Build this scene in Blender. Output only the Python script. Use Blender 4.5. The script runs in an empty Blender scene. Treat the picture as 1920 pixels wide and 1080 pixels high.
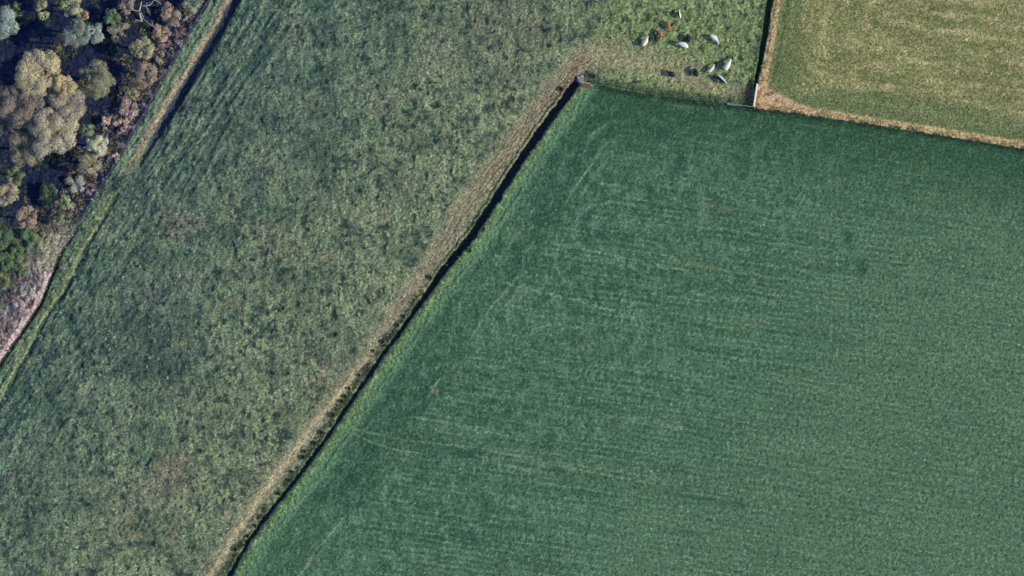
import bpy, math, random
import numpy as np
from mathutils import Vector, Matrix

random.seed(7)
RNG = np.random.default_rng(11)
S = 0.1                      # metres per photograph pixel
CAMH = 700.0                 # flying height of the camera
sc = bpy.context.scene
col = sc.collection
R = math.radians


def W(px, py):
    """photograph ground position -> world metres"""
    return (px - 960.0) * S, (540.0 - py) * S


# ------------------------------------------------------------------ numpy noise
_perm = np.random.default_rng(5).permutation(4096).astype(np.int64)
_ang = np.random.default_rng(6).random(4096) * 2 * np.pi
_gx, _gy = np.cos(_ang), np.sin(_ang)


def perlin(x, y, seed=0):
    x = np.asarray(x, dtype=np.float64) + seed * 37.17
    y = np.asarray(y, dtype=np.float64) + seed * 91.73
    xi = np.floor(x).astype(np.int64); yi = np.floor(y).astype(np.int64)
    xf = x - xi; yf = y - yi

    def g(ix, iy, dx, dy):
        h = _perm[(_perm[ix & 4095] + iy + seed * 131) & 4095]
        return _gx[h] * dx + _gy[h] * dy
    u = xf * xf * xf * (xf * (xf * 6 - 15) + 10)
    v = yf * yf * yf * (yf * (yf * 6 - 15) + 10)
    a = g(xi, yi, xf, yf); b = g(xi + 1, yi, xf - 1, yf)
    c = g(xi, yi + 1, xf, yf - 1); d = g(xi + 1, yi + 1, xf - 1, yf - 1)
    return ((a + (b - a) * u) * (1 - v) + (c + (d - c) * u) * v) * 1.5


def fbm(x, y, seed=0, octv=3, gain=0.5):
    s = 0.0; a = 1.0; f = 1.0; t = 0.0
    for i in range(octv):
        s = s + a * perlin(x * f, y * f, seed + i * 3)
        t += a; a *= gain; f *= 2.03
    return s / t * 1.3


def sstep(e0, e1, x):
    t = np.clip((x - e0) / (e1 - e0), 0, 1)
    return t * t * (3 - 2 * t)


def polydist(x, y, pts):
    """unsigned distance, signed distance (+ on the right hand side = east) and run length"""
    P = [W(*p) for p in pts]
    best = np.full(x.shape, 1e18); sg = np.zeros(x.shape); run = np.zeros(x.shape)
    acc = 0.0
    for i in range(len(P) - 1):
        ax, ay = P[i]; bx, by = P[i + 1]
        dx, dy = bx - ax, by - ay
        L = math.hypot(dx, dy)
        tt = ((x - ax) * dx + (y - ay) * dy) / (L * L)
        t = np.clip(tt, 0, 1)
        qx = x - (ax + t * dx); qy = y - (ay + t * dy)
        d = qx * qx + qy * qy
        cr = (dx * (y - ay) - dy * (x - ax)) / L
        m = d < best
        best = np.where(m, d, best)
        sg = np.where(m, cr, sg)
        run = np.where(m, acc + t * L, run)
        acc += L
    dist = np.sqrt(best)
    return dist, np.where(sg > 0, dist, -dist), run


# ------------------------------------------------------------------ lines of the site (all run north -> south)
DITCH = [(1086, 151), (1077, 160), (1060, 184), (1045, 205), (1030, 223), (1004, 260), (963, 320), (925, 381), (887, 440),
         (837, 500), (773, 590), (717, 667), (661, 749), (607, 829), (560, 893), (500, 968), (468, 1012), (440, 1062), (425, 1090), (300, 1300)]
FENCE_L = [(500, -190), (392, 0), (367, 44), (331, 106), (305, 149), (276, 204), (250, 247), (211, 317), (177, 368), (142, 430),
           (115, 473), (103, 500), (76, 569), (46, 614), (14, 660), (-10, 694), (-120, 860)]
DRAIN_L = [(540, -180), (443, 0), (434, 14), (411, 59), (387, 98), (366, 131), (345, 169), (327, 199), (303, 237), (289, 261), (270, 293), (252, 326)]
TAN_L = [(525, -180), (427, 0), (421, 9), (408, 32), (393, 63), (366, 105), (345, 141), (326, 169), (305, 204), (282, 240), (266, 270), (248, 306), (240, 322)]
BANK_L = [(222, 358), (207, 386), (193, 409), (179, 437), (161, 469), (138, 516), (115, 555), (85, 601), (60, 651), (41, 683), (8, 742), (-60, 850)]
CUT_L = [(118, 468), (103, 502), (78, 569), (48, 614), (16, 660), (-8, 694), (-120, 860)]
NS = [(1475, -190), (1450, 0), (1446, 22), (1441, 60), (1431, 115), (1424, 150), (1419, 172), (1414, 201)]
NORTH = [(1086, 151), (1110, 157), (1200, 174), (1300, 187), (1364, 195), (1414, 202), (1500, 213), (1600, 228), (1700, 243), (1800, 259), (1920, 279), (2300, 340)]
TRACK = [(1300, 128), (1225, 108), (1160, 97), (1118, 99), (1082, 117), (1050, 148), (1018, 190), (985, 236), (945, 292), (905, 345), (868, 392),
         (835, 448), (797, 512), (742, 590), (680, 680), (627, 752), (560, 836), (500, 918), (440, 1006), (396, 1074), (250, 1290)]
WORN = [(1118, 99), (1190, 122), (1260, 143), (1330, 164), (1385, 180), (1410, 190)]


def mixc(c, col_, m):
    m = np.clip(m, 0, 1)[:, None]
    return c * (1 - m) + np.array(col_, dtype=np.float64) * m


def field(x, y, fine=True):
    """height, seen colour (0-255) and region id for world points x, y"""
    n = x.shape[0]
    # slow wobble so nothing is ruler straight
    wx = x + 0.35 * perlin(x / 3.1, y / 3.1, 40) + 0.12 * perlin(x / .8, y / .8, 41)
    wy = y + 0.35 * perlin(x / 3.1, y / 3.1, 42) + 0.12 * perlin(x / .8, y / .8, 43)
    vx = x + 0.10 * perlin(x / 2.6, y / 2.6, 44) + 0.09 * perlin(x / .6, y / .6, 45)
    vy = y + 0.10 * perlin(x / 2.6, y / 2.6, 46) + 0.09 * perlin(x / .6, y / .6, 47)
    dD, sD, rD = polydist(vx, vy, DITCH)
    dF, sF, rF = polydist(vx, vy, FENCE_L)
    dR, sR, rR = polydist(vx, vy, DRAIN_L)
    dT, sT, rT = polydist(wx, wy, TAN_L)
    dB, sB, rB = polydist(wx, wy, BANK_L)
    dC, sC, rC = polydist(vx, vy, CUT_L)
    dN, sN, rN = polydist(vx, vy, NS)
    dH, sH, rH = polydist(vx, vy, NORTH)          # NORTH runs west->east: + = north side
    dK, sK, rK = polydist(wx, wy, TRACK)
    dW, sW, rW = polydist(wx, wy, WORN)
    px = x / S + 960.0; py = 540.0 - y / S

    reg = np.ones(n, dtype=np.int32)                      # 1 pasture
    wood = sF < 0
    east_main = (sD > 0)
    crop = east_main & (sH < 0) & (px > 300)
    crop = crop | ((px > 1086) & (sH < 0))
    crop = crop & ~((px < 1086) & (sD < 0))
    hay = (sN > 0) & (sH > 0) & (px > 1300)
    reg[wood] = 0; reg[crop] = 2; reg[hay] = 3

    n1 = fbm(x / 1.7, y / 1.7, 1, 3); n2 = fbm(x / .62, y / .62, 2, 2)
    n3 = perlin(x / .33, y / .33, 3); nb = fbm(x / 9.0, y / 9.0, 4, 3); nbb = fbm(x / 28.0, y / 28.0, 5, 2)
    nv = fbm(x / 3.6, y / 3.6, 6, 3)
    # rotated coordinates along the main ditch/fence direction (about 56 degrees)
    ca, sa = math.cos(R(57)), math.sin(R(57))
    u = x * ca + y * sa; v = -x * sa + y * ca
    an1 = fbm(u / 5.0, v / .75, 7, 3); an2 = fbm(u / 2.2, v / .5, 8, 2)
    white = RNG.standard_normal(n) if fine else np.zeros(n)

    # ---------------- pasture
    C = np.tile(np.array([72., 100., 80.]), (n, 1))
    toward = sstep(-75, -2, sD) * 0.95                       # 1 near the track
    C = mixc(C, (124, 132, 102), toward * (0.62 + 0.45 * nb))
    C = mixc(C, (44, 68, 66), sstep(.0, .55, -n1 + .25 * nb) * .8)
    rough = .45 + .55 * sstep(-.25, .35, fbm(x / 8.0, y / 8.0, 83, 2))
    C = mixc(C, (106, 138, 102), sstep(.08, .65, n2 + .6 * n1) * .75 * rough)
    C = mixc(C, (158, 160, 124), sstep(.2, .8, n2 + .3 * n3 - .3 * nv + .2 * toward) * .6 * rough * (0.3 + toward))
    C = mixc(C, (118, 106, 92), sstep(.22, .8, fbm(x / 7.0, y / 7.0, 9, 3)) * .55)
    C = mixc(C, (80, 70, 66), sstep(.2, .7, fbm(x / 5.5, y / 5.5, 12, 3)) * sstep(-.1, .5, n2) * .4)
    for (qx, qy, qr, st, cc) in ((338, 425, 42, .62, (116, 100, 92)), (318, 880, 40, .62, (122, 104, 90)), (290, 925, 60, .38, (102, 92, 84)),
                                 (500, 430, 30, .42, (116, 104, 90)), (950, 55, 90, .40, (82, 78, 74)), (445, 575, 18, .55, (120, 98, 88)),
                                 (830, 112, 55, .42, (128, 122, 106)), (500, 325, 26, .4, (110, 98, 90)), (520, 470, 40, .42, (106, 96, 86)),
                                 (620, 690, 70, .35, (104, 106, 88)), (235, 985, 36, .5, (118, 108, 88)), (430, 390, 26, .4, (124, 130, 100)),
                                 (295, 600, 90, .45, (50, 70, 72)), (300, 690, 80, .45, (48, 68, 68)), (560, 250, 150, .22, (60, 84, 76)), (640, 215, 60, .3, (74, 108, 92)),
                                 (280, 820, 60, .3, (70, 102, 80)), (60, 780, 80, .25, (64, 92, 80)), (1260, 50, 150, .6, (112, 138, 84)), (1390, 120, 60, .4, (72, 98, 70)), (1370, 60, 60, .45, (62, 90, 62))):
        d = np.hypot(px - qx, (py - qy)) / qr
        C = mixc(C, cc, np.clip(1.25 - d + .9 * n1 * .6 + .25 * n2, 0, 1) ** 1.0 * st)
    meso = fbm(x / 4.2, y / 4.2, 70, 3)
    C = mixc(C, (122, 142, 104), sstep(-.05, .5, meso) * (.22 + .25 * toward))
    C = mixc(C, (50, 74, 70), sstep(.0, .5, -meso) * (.45 - .15 * toward))
    mac = fbm(x / 13.0, y / 13.0, 91, 3)
    C = mixc(C, (112, 124, 102), sstep(.0, .5, mac) * .32)
    C = mixc(C, (52, 76, 68), sstep(.0, .5, -mac) * .3 * (1 - .5 * toward))
    hollow = sstep(.34, .62, fbm(x / 1.9, y / 1.9, 71, 2)) * sstep(-.3, .3, -meso)
    C = mixc(C, (36, 56, 60), hollow * .7)
    # wetter ground with dark, grassy hollows in the north-east paddock
    pad = sstep(1090, 1180, px) * (sH > 0)
    C = mixc(C, (52, 80, 58), pad * sstep(.05, .6, n1) * .6)
    C = mixc(C, (118, 138, 86), pad * .45)
    C = mixc(C, (150, 162, 108), pad * sstep(.05, .6, n2 + .3 * nv) * .6)
    C = mixc(C, (46, 72, 50), pad * sstep(.3, .5, fbm(x / 1.3, y / 1.3, 82, 2)) * .7)
    # bluish rank grass along the left drain with streaks that follow it
    leftz = np.clip(1 - (sF / 26.0), 0, 1)
    C = mixc(C, (42, 62, 70), leftz * sstep(.08, .5, an1) * .85)
    stz = sstep(20, 9, sR) * sstep(-.2, 1.2, sR) * sstep(430, 330, py) * (reg == 1)
    st1 = fbm(u / 9.0, v / 1.15, 72, 2)
    C = mixc(C, (42, 62, 68), stz * sstep(.05, .5, st1) * .5)
    C = mixc(C, (118, 136, 108), stz * sstep(.05, .45, -st1) * .5)
    C = mixc(C, (112, 134, 100), leftz * sstep(.1, .6, -an1 + .3 * n2) * .5)
    # dark rush dots
    rush = sstep(.36, .58, fbm(x / 1.15, y / 1.15, 15, 2) + .22 * nb - .05)
    C = mixc(C, (36, 58, 58), rush * .7)
    # pale flowering weeds, mostly in the left half
    wd = sstep(.62, .75, perlin(x / .42, y / .42, 17)) * sstep(.1, .4, fbm(x / 6, y / 6, 18, 2)) * sstep(700, 350, px)
    C = mixc(C, (160, 178, 158), wd * .8)
    h = .27 * n1 + .13 * n2 * rough + .05 * n3 + .25 * nb * .4
    h = h - rush * .10 - hollow * .16
    h = h + leftz * (.24 * an1) - stz * .13 * st1 - toward * .02
    tam = .55 + .45 * sstep(0, 7, np.abs(sK))
    h = h * tam

    # ---------------- track along the ditch
    tw = 2.0 - .8 * sstep(60, 110, rK) + .5 * nv
    tm = sstep(tw + 1.3, tw * .35, dK + .25 * n2 - .3 * (sK > 0)) * (reg == 1)
    up = sstep(105, 55, rK) * sstep(9, 17, rK) * (.6 + .5 * np.clip(nv + .4, 0, 1))
    C = mixc(C, (142, 138, 114), tm * (.72 - .3 * sstep(22, 12, rK)))
    C = mixc(C, (118, 118, 92), tm * sstep(-.1, .6, an2) * .5)
    C = mixc(C, (162, 148, 124), tm * (1 - .6 * sstep(22, 12, rK)) * sstep(.1, .6, fbm(u / 3, v / .35, 19, 2)) * .6)
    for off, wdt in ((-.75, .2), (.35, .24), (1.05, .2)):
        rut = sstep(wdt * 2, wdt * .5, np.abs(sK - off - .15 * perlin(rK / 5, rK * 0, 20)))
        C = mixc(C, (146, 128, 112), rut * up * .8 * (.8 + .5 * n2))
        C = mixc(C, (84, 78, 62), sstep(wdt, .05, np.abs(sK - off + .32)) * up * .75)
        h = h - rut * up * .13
    lowp = sstep(82, 100, rK) * sstep(.75, .2, np.abs(sK - .3 * perlin(rK / 7, rK * 0, 21)))
    C = mixc(C, (176, 160, 126), lowp * (.7 + .3 * n2) * (reg == 1))
    h = h - lowp * .08
    C = mixc(C, (142, 138, 108), sstep(3.0, .3, dW + .9 * n1) * .6 * (reg == 1))
    C = mixc(C, (164, 146, 120), sstep(1.2, .1, dW + .6 * n1) * .3 * (reg == 1) * sstep(.0, .4, n2))
    # red wheel marks and bare earth beside the head of the ditch
    for (qx, qy, ex, ey, rr, cc, st) in ((1069, 152, 1098, 138, .38, (96, 54, 58), .95), (1076, 130, 1092, 110, .45, (118, 84, 80), .5),
                                         (1052, 178, 1074, 155, .6, (132, 90, 82), .85), (1092, 160, 1107, 164, .7, (138, 98, 82), .85), (1108, 170, 1116, 160, .4, (138, 118, 98), .5), (1100, 138, 1112, 140, .5, (46, 50, 60), .6)):
        dd, _, _ = polydist(x, y, [(qx, qy), (ex, ey)])
        C = mixc(C, cc, sstep(rr * 1.7, rr * .4, dd + .3 * n2) * st)
    # trodden mud in the gateway corner
    mud = sstep(26, 12, np.hypot((px - 1402), (py - 181) * .85) + 5 * n1) * (reg == 1)
    C = mixc(C, (88, 82, 74), mud * .85)
    C = mixc(C, (60, 54, 58), mud * sstep(.1, .5, n2) * .6)
    h = h * (1 - .4 * mud)

    # ---------------- left strip: short green turf between fence and drain
    stripm = (sF > 0) & (sR < .3) & (py < 345)
    sm = stripm.astype(float) * sstep(330, 318, py)
    C = mixc(C, (104, 124, 98), sm * .85)
    C = mixc(C, (66, 94, 78), sm * sstep(0, .5, n1 + .4 * n2) * .7)
    C = mixc(C, (142, 146, 106), sm * sstep(.2, .7, n2) * .6)
    tan = sstep(.95, .0, np.abs(sT) + .25 * n2 + .2 * n1) * sstep(336, 312, py)
    C = mixc(C, (168, 132, 108), tan * .8)
    C = mixc(C, (150, 138, 104), tan * sstep(0, .6, n1) * .7)
    bs = sstep(3.8, 1.2, -sB + .5 * n1) * (sB < .35) * (sF > 0) * sstep(352, 376, py)
    C = mixc(C, (114, 134, 98), bs * .75)
    C = mixc(C, (150, 160, 118), bs * sstep(.0, .6, n2 + .3 * n1) * .6)
    C = mixc(C, (64, 92, 68), bs * sstep(.2, .6, n1) * .6)

    # ---------------- woodland floor
    Wc = np.tile(np.array([27., 38., 70.]), (n, 1))  # deep navy base paints the tree shade into the floor colour
    Wc = mixc(Wc, (172, 146, 154), sstep(.0, .6, n1 + .3 * n2) * sstep(-9.5, -1.0, sF + 2 * nv) * .9)
    Wc = mixc(Wc, (150, 122, 132), sstep(.35, .75, n2 + .4 * nv) * .22)
    Wc = mixc(Wc, (50, 70, 54), sstep(.1, .6, nv + .4 * n2) * .55)
    low = sstep(395, 450, py)
    Wc = mixc(Wc, (112, 120, 86), low * (.65 + .4 * n1) * .9)
    Wc = mixc(Wc, (158, 148, 122), low * sstep(-7, -1.5, sF + .8 * n1) * .8)
    lo2 = sstep(498, 530, py)
    Wc = mixc(Wc, (178, 156, 156), lo2 * sstep(-7, -3, sF + 1.5 * n1) * .75)
    Wc = mixc(Wc, (66, 58, 78), lo2 * sstep(-.1, .3, n1 + .4 * n2) * .85)  # dark patches paint the shadow gaps between the scrub
    Wc = mixc(Wc, (206, 174, 170), lo2 * sstep(1.5, .8, -sF + .5 * n2 + .4 * n1) * .85)
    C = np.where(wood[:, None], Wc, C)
    h = np.where(wood, .3 * n1 + .16 * n2 + .07 * n3 + .1, h)
    h = np.where(wood & (py > 498), h * 1.5 * sstep(0, 1.3, -sF) + .12, h)

    # ---------------- crop
    a2 = R(-8.6)
    cu = x * math.cos(a2) + y * math.sin(a2); cv = -x * math.sin(a2) + y * math.cos(a2)
    headl = sstep(13.5, 11, sD + .8 * nv)
    K = np.tile(np.array([68., 109., 82.]), (n, 1))
    row = fbm(cu / 22, (cv + .35 * nv) / 1.0, 22, 3); row2 = fbm(cu / 12, cv / 2.8, 23, 2); cross = fbm((cu + 1.2 * nv) / 1.2, cv / 4, 24, 2)
    hl = fbm(u / 14, v / .9, 25, 3)
    strp = row * (1 - headl) + hl * headl
    K = mixc(K, (48, 86, 66), sstep(0, .55, strp) * .6)
    rws = np.sin(2 * np.pi * (cv + .22 * nv + .2 * nb) / 1.06)
    K = mixc(K, (50, 88, 68), sstep(.1, .9, rws) * (.06 + .42 * np.clip(row2 + .1, 0, 1)) * (1 - headl))
    K = mixc(K, (118, 154, 126), sstep(.45, 1.0, -rws + .35 * n2) * sstep(-.35, .35, fbm(cu / 14, cv / 2.2, 90, 3)) * .62 * (1 - headl) * (1 - .35 * sstep(60, 110, sD)))
    K = mixc(K, (94, 134, 104), sstep(.1, .9, -rws) * (.06 + .36 * np.clip(row2 + .1, 0, 1)) * (1 - headl))
    K = mixc(K, (92, 136, 110), sstep(0, .6, -strp) * .45)
    K = mixc(K, (46, 90, 72), sstep(.05, .6, cross + .2 * n1) * .5 * sstep(95, 25, sD) * (.4 + .6 * (1 - headl)))
    K = mixc(K, (90, 134, 108), sstep(.15, .6, -cross + .3 * n2) * .42 * sstep(85, 25, sD))
    K = mixc(K, (38, 78, 60), headl * (.50 + .5 * nv + .4 * hl) * .85)
    K = mixc(K, (46, 84, 64), sstep(36, 12, sD) * sstep(-.4, .5, nb + .5 * nv) * .35)
    K = mixc(K, (88, 126, 98), sstep(-.1, .6, nbb + .25 * nb) * .40)
    K = mixc(K, (92, 122, 94), sstep(38, 85, sD + 6 * nb) * .5)
    K = mixc(K, (72, 102, 68), sstep(1350, 1850, px) * sstep(14, 4, -sH) * .5)
    K = mixc(K, (96, 122, 88), sstep(.2, .7, fbm(x / 11, y / 5, 26, 3)) * .32)
    K = mixc(K, (40, 80, 58), sstep(13, 1.5, -sH + 2 * nv) * .75)
    K = mixc(K, (30, 62, 44), sstep(1.9, .5, -sH + .6 * n1) * .85)
    K = mixc(K, (118, 158, 138), sstep(.2, .85, n2 + .5 * n3) * .5)
    K = mixc(K, (30, 68, 54), sstep(.15, .8, -n2 + .5 * n3) * .58)
    cm = fbm(x / 2.4, y / 2.4, 80, 3); cm2 = fbm(cu / 1.6, cv / 3.4, 81, 2)
    rg = sstep(70, 25, sD) * .6 + .4 * sstep(30, 8, -sH)
    K = mixc(K, (40, 80, 62), sstep(.05, .5, cm + .5 * cm2) * rg * .6)
    K = mixc(K, (104, 148, 122), sstep(.1, .6, -cm + .5 * cm2) * rg * .42)
    K = mixc(K, (52, 92, 66), sstep(22, 6, -sH + 2 * nv) * .35)
    lightb = sstep(4.6, 3.2, sD + .25 * n1)
    K = mixc(K, (98, 142, 104), lightb * .72)
    K = mixc(K, (136, 164, 112), sstep(2.4, 1.1, sD + .35 * n1) * .75)
    for off, wdt, cc, st in ((2.9, .14, (48, 84, 70), .7), (3.7, .16, (56, 92, 78), .5), (4.5, .2, (54, 92, 76), .45), (11.4, .15, (120, 156, 124), .8), (13.2, .22, (104, 144, 116), .4), (9.6, .3, (52, 92, 76), .4), (6.6, .3, (96, 136, 108), .35)):
        K = mixc(K, cc, sstep(wdt * 2, wdt * .5, np.abs(sD - off + .22 * perlin(rD / 6, rD * 0, 27))) * st * sstep(-.25, .5, fbm(rD / 9, rD * 0 + off, 73, 2) + .3 * nv) * sstep(14, 24, rD + off))
    hc = .42 + .04 * n1 + .06 * n2 + .055 * n3 + .05 * cross * sstep(90, 20, sD)
    LINES = (([(913, 520), (973, 537), (1100, 568), (1190, 596)], .2, (118, 158, 130), .62), ([(1093, 467), (1240, 497), (1300, 510)], .18, (122, 158, 128), .6),
             ([(774, 781), (900, 807), (960, 818)], .18, (134, 158, 128), .6), ([(660, 803), (757, 825), (908, 840), (1022, 868), (1120, 886), (1226, 907)], .18, (136, 150, 118), .5),
             ([(660, 811), (700, 830), (745, 844), (790, 850)], .16, (128, 156, 126), .6), ([(908, 862), (982, 880), (1010, 884)], .3, (126, 154, 124), .6),
             ([(900, 921), (1022, 941), (1096, 954)], .16, (120, 154, 126), .55), ([(1138, 779), (1200, 787), (1289, 803)], .2, (132, 150, 116), .6),
             ([(1100, 470), (1150, 478), (1215, 520), (1285, 530)], .22, (116, 150, 122), .45), ([(1244, 922), (1320, 936), (1391, 948)], .45, (46, 84, 62), .45),
             ([(1080, 415), (1092, 400), (1110, 387), (1145, 379), (1195, 385)], .28, (112, 152, 126), .6), ([(1055, 452), (1044, 475), (1043, 497), (1060, 527)], .25, (108, 148, 124), .55),
             ([(1000, 622), (1023, 610), (1053, 606), (1105, 622)], .3, (112, 150, 128), .55), ([(1070, 360), (1085, 330), (1110, 300), (1150, 285)], .3, (96, 138, 114), .45),
             ([(905, 480), (980, 481)], .14, (118, 152, 128), .5), ([(1040, 500), (1028, 520), (1018, 545)], .2, (106, 148, 122), .45), ([(840, 700), (900, 712)], .16, (120, 152, 128), .45),
             ([(1180, 585), (1187, 570)], .35, (118, 146, 124), .6), ([(1430, 566), (1455, 567)], .35, (110, 146, 120), .6), ([(1260, 487), (1310, 500), (1350, 506)], .5, (118, 130, 92), .45), ([(1325, 385), (1370, 395)], .5, (112, 120, 92), .45),
             ([(1586, 440), (1589, 450)], .8, (40, 82, 62), .75), ([(1614, 494), (1617, 508)], .7, (40, 82, 62), .75), ([(1400, 303), (1394, 330)], .55, (42, 84, 64), .6), ([(1376, 944), (1390, 949)], .6, (44, 82, 62), .45),
             ([(1335, 775), (1342, 760)], .3, (44, 84, 66), .6), ([(578, 1056), (586, 1046)], .4, (140, 128, 108), .7), ([(812, 735), (822, 733)], .3, (134, 132, 108), .6), ([(1815, 880), (1835, 884)], .4, (136, 162, 126), .6),
             ([(1120, 800), (1138, 830), (1122, 845)], .22, (108, 148, 124), .4), ([(1180, 470), (1171, 500), (1180, 540)], .25, (50, 92, 74), .5), ([(1205, 868), (1250, 912)], .18, (136, 150, 116), .5),
             ([(1090, 870), (1190, 888)], .35, (108, 128, 92), .5), ([(1340, 850), (1322, 890)], .16, (48, 88, 72), .5), ([(1140, 700), (1180, 730)], .2, (104, 146, 122), .35), ([(560, 950), (640, 860), (700, 790)], .3, (96, 134, 108), .35))
    for pts, wdt, cc, st in LINES:
        dd, _, _ = polydist(x, y, pts)
        K = mixc(K, cc, sstep(wdt * 1.9, wdt * .4, dd + .14 * n2) * st * 1.15 * np.clip(.7 + .7 * n2 + .6 * n1, 0, 1.1))
        hc = hc - sstep(wdt * 1.6, 0, dd) * .07
    # drilled bouts: faint parallel pairs of wheelings across the whole field
    ph = (cv / 6.1) % 1.0
    tl = np.maximum(sstep(.04, .012, np.abs(ph - .3)), sstep(.04, .012, np.abs(ph - .6))) * (1 - headl)
    K = mixc(K, (104, 142, 112), tl * sstep(-.05, .5, fbm(cu / 9, cv / 6, 28, 2)) * .38)
    # turning arcs of the drill near the headland
    for (qx, qy, q0, q1) in ((1150, 430, 20, 95), (1080, 560, 20, 80), (1170, 290, 30, 110), (1010, 760, 20, 90), (760, 930, 20, 90)):
        rr = np.hypot((px - qx), (py - qy) * 1.15) + 3 * nv
        ring = np.sin(rr / 5.2 + nv) * sstep(q0 - 12, q0, rr) * sstep(q1, q1 - 25, rr) * sstep(qx + 60, qx - 30, px)
        K = mixc(K, (108, 150, 124), np.clip(ring, 0, 1) ** 2 * .33)
        K = mixc(K, (44, 84, 64), np.clip(-ring, 0, 1) ** 2 * .18)
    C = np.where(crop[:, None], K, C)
    hc = hc * sstep(.1, 1.0, sD + (px > 1086) * 50) * sstep(0, .9, -sH)
    hc = hc + lightb * .12 * n2 - .035 * rws * (1 - headl)
    h = np.where(crop, hc, h)

    # ---------------- mown hay field
    dd1 = sN; dd2 = sH
    sm_ = -2.2 * np.log(np.exp(-np.clip(dd1, -5, 90) / 2.2) + np.exp(-np.clip(dd2, -5, 90) / 2.2))
    along = (dd1 - dd2)
    sw = fbm((sm_ + .25 * nv + .12 * nb) / .9, (along + 3 * nb) / 10.0, 29, 3) * .75 + .2 * np.sin(2 * np.pi * (sm_ + .9 * nv) / 3.1) + .35 * fbm(x / 2.6, y / 1.0, 34, 3)
    sw2 = fbm((sm_ + .8 * nb) / 2.6, along / 12.0, 30, 3)
    hp = .55 + .45 * sstep(-.3, .35, fbm(x / 5.0, y / 3.5, 95, 3)); sw = sw * hp; sw2 = sw2 * (.4 + .6 * hp)
    H = np.tile(np.array([124., 125., 84.]), (n, 1))
    H = mixc(H, (94, 104, 64), sstep(-.1, .5, sw2 + .4 * nb) * .5)
    H = mixc(H, (156, 150, 108), sstep(-.05, .5, -sw2 + .5 * sw + .3 * n1) * .5)
    H = mixc(H, (176, 166, 124), sstep(.15, .6, fbm(x / 1.6, y / .8, 96, 3)) * .45)
    H = mixc(H, (84, 92, 60), sstep(.15, .6, fbm(x / 1.9, y / 1.0, 97, 3)) * .4)
    H = mixc(H, (176, 168, 122), sstep(.0, .65, sw + .25 * n1) * .6 * sstep(1, 4, sm_))
    H = mixc(H, (98, 104, 68), sstep(.1, .7, -sw + .3 * n1) * .5)
    H = mixc(H, (102, 120, 74), sstep(.1, .6, fbm(x / 4.5, y / 4.5, 31, 3)) * .45)
    H = mixc(H, (84, 104, 70), sstep(3.4, 1.2, np.abs(sm_ - 3.5) + .5 * n1) * .6)
    H = mixc(H, (62, 86, 52), sstep(.45, .1, np.abs(dd1 - 2.7 + .3 * nv)) * .5 * (dd2 > 5))
    H = mixc(H, (180, 168, 116), sstep(26, 4, np.hypot((px - 1520) * .55, (py - 165))) * sstep(-.1, .5, n2) * .7)
    edge = sstep(1.75, 1.15, np.minimum(dd1 - .25 * sstep(-1, 1, dd2 - 30), dd2 * 1.1) + .22 * n1 + .1 * n2)
    H = mixc(H, (184, 162, 122), edge * .92)
    H = mixc(H, (128, 122, 84), edge * sstep(.0, .5, n1 + .3 * n2) * .6)
    tri = sstep(1.05, .3, (dd1 * 1.25 + dd2 * .95) / 9.2 + .12 * n1)
    H = mixc(H, (186, 150, 122), tri * .95)
    H = mixc(H, (148, 134, 94), tri * sstep(.05, .5, n1) * .5)
    H = mixc(H, (92, 82, 70), sstep(.7, .1, polydist(x, y, [(1437, 178), (1456, 176)])[0] + .25 * n2) * .7)
    dd3, _, _ = polydist(x, y, [(1440, 186), (1458, 181), (1490, 198), (1512, 206)])
    H = mixc(H, (196, 160, 134), sstep(1.1, .3, dd3 + .2 * n1) * .8)
    C = np.where(hay[:, None], H, C)
    h = np.where(hay, .02 + .05 * n2 + .035 * n3 + .05 * sw + .05 * edge * n1, h)

    # ---------------- the drains, cut into the ground
    def cut(sd, half, depth, e=.25, w=.35):
        return depth * sstep(-half - w, -half + w * .3, sd) * sstep(half + e, half - e * .4, sd)
    wmain = .65 - .37 * sstep(36, 60, rD) + .16 * perlin(rD / 1.7, rD * 0, 33) + .22 * n1 + .14 * n2
    dm = cut(sD, wmain, (1.45 - .65 * sstep(38, 62, rD))) * sstep(0, 1.0, rD)
    dm = dm * (px < 1090)
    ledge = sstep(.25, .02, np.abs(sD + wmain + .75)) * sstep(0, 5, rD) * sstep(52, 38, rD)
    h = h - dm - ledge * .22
    C = mixc(C, (54, 60, 84), sstep(.25, .9, dm))  # navy tone of the ditch shadow painted into its bed
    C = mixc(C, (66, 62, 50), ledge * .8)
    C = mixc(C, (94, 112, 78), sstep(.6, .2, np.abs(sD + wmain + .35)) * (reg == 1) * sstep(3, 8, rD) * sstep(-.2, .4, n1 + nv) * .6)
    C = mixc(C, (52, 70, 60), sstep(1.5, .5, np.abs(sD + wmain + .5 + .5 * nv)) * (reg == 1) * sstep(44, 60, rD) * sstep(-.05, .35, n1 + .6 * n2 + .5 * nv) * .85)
    wl = .64 - .3 * sstep(44, 56, rR) + .2 * n1 + .1 * n2
    dl = cut(sR, wl, 1.25) * sstep(np.max(rR) + .01, np.max(rR) - 4, rR) if False else cut(sR, wl, 1.05 - .5 * sstep(44, 56, rR), .3, .9) * sstep(328, 300, py)
    h = h - dl
    C = mixc(C, (54, 60, 82), sstep(.3, .9, dl))  # shadow blue painted into the drain bed as well
    db = cut(sB, .22 + .28 * np.clip(nv + .2, 0, 1) + .1 * n1, .42) * sstep(352, 372, py) * sstep(-.55, -.1, n1 + .4 * nv + .1)
    h = h - db + bs * .12 * (1 + n1)
    C = mixc(C, (46, 60, 50), sstep(.15, .5, db) * .8)
    dc = cut(sC, .26 + .1 * n1, .75, .12, .3) * sstep(430, 505, py)
    h = h - dc
    C = mixc(C, (60, 56, 54), sstep(.2, .6, dc) * .7)
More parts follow.
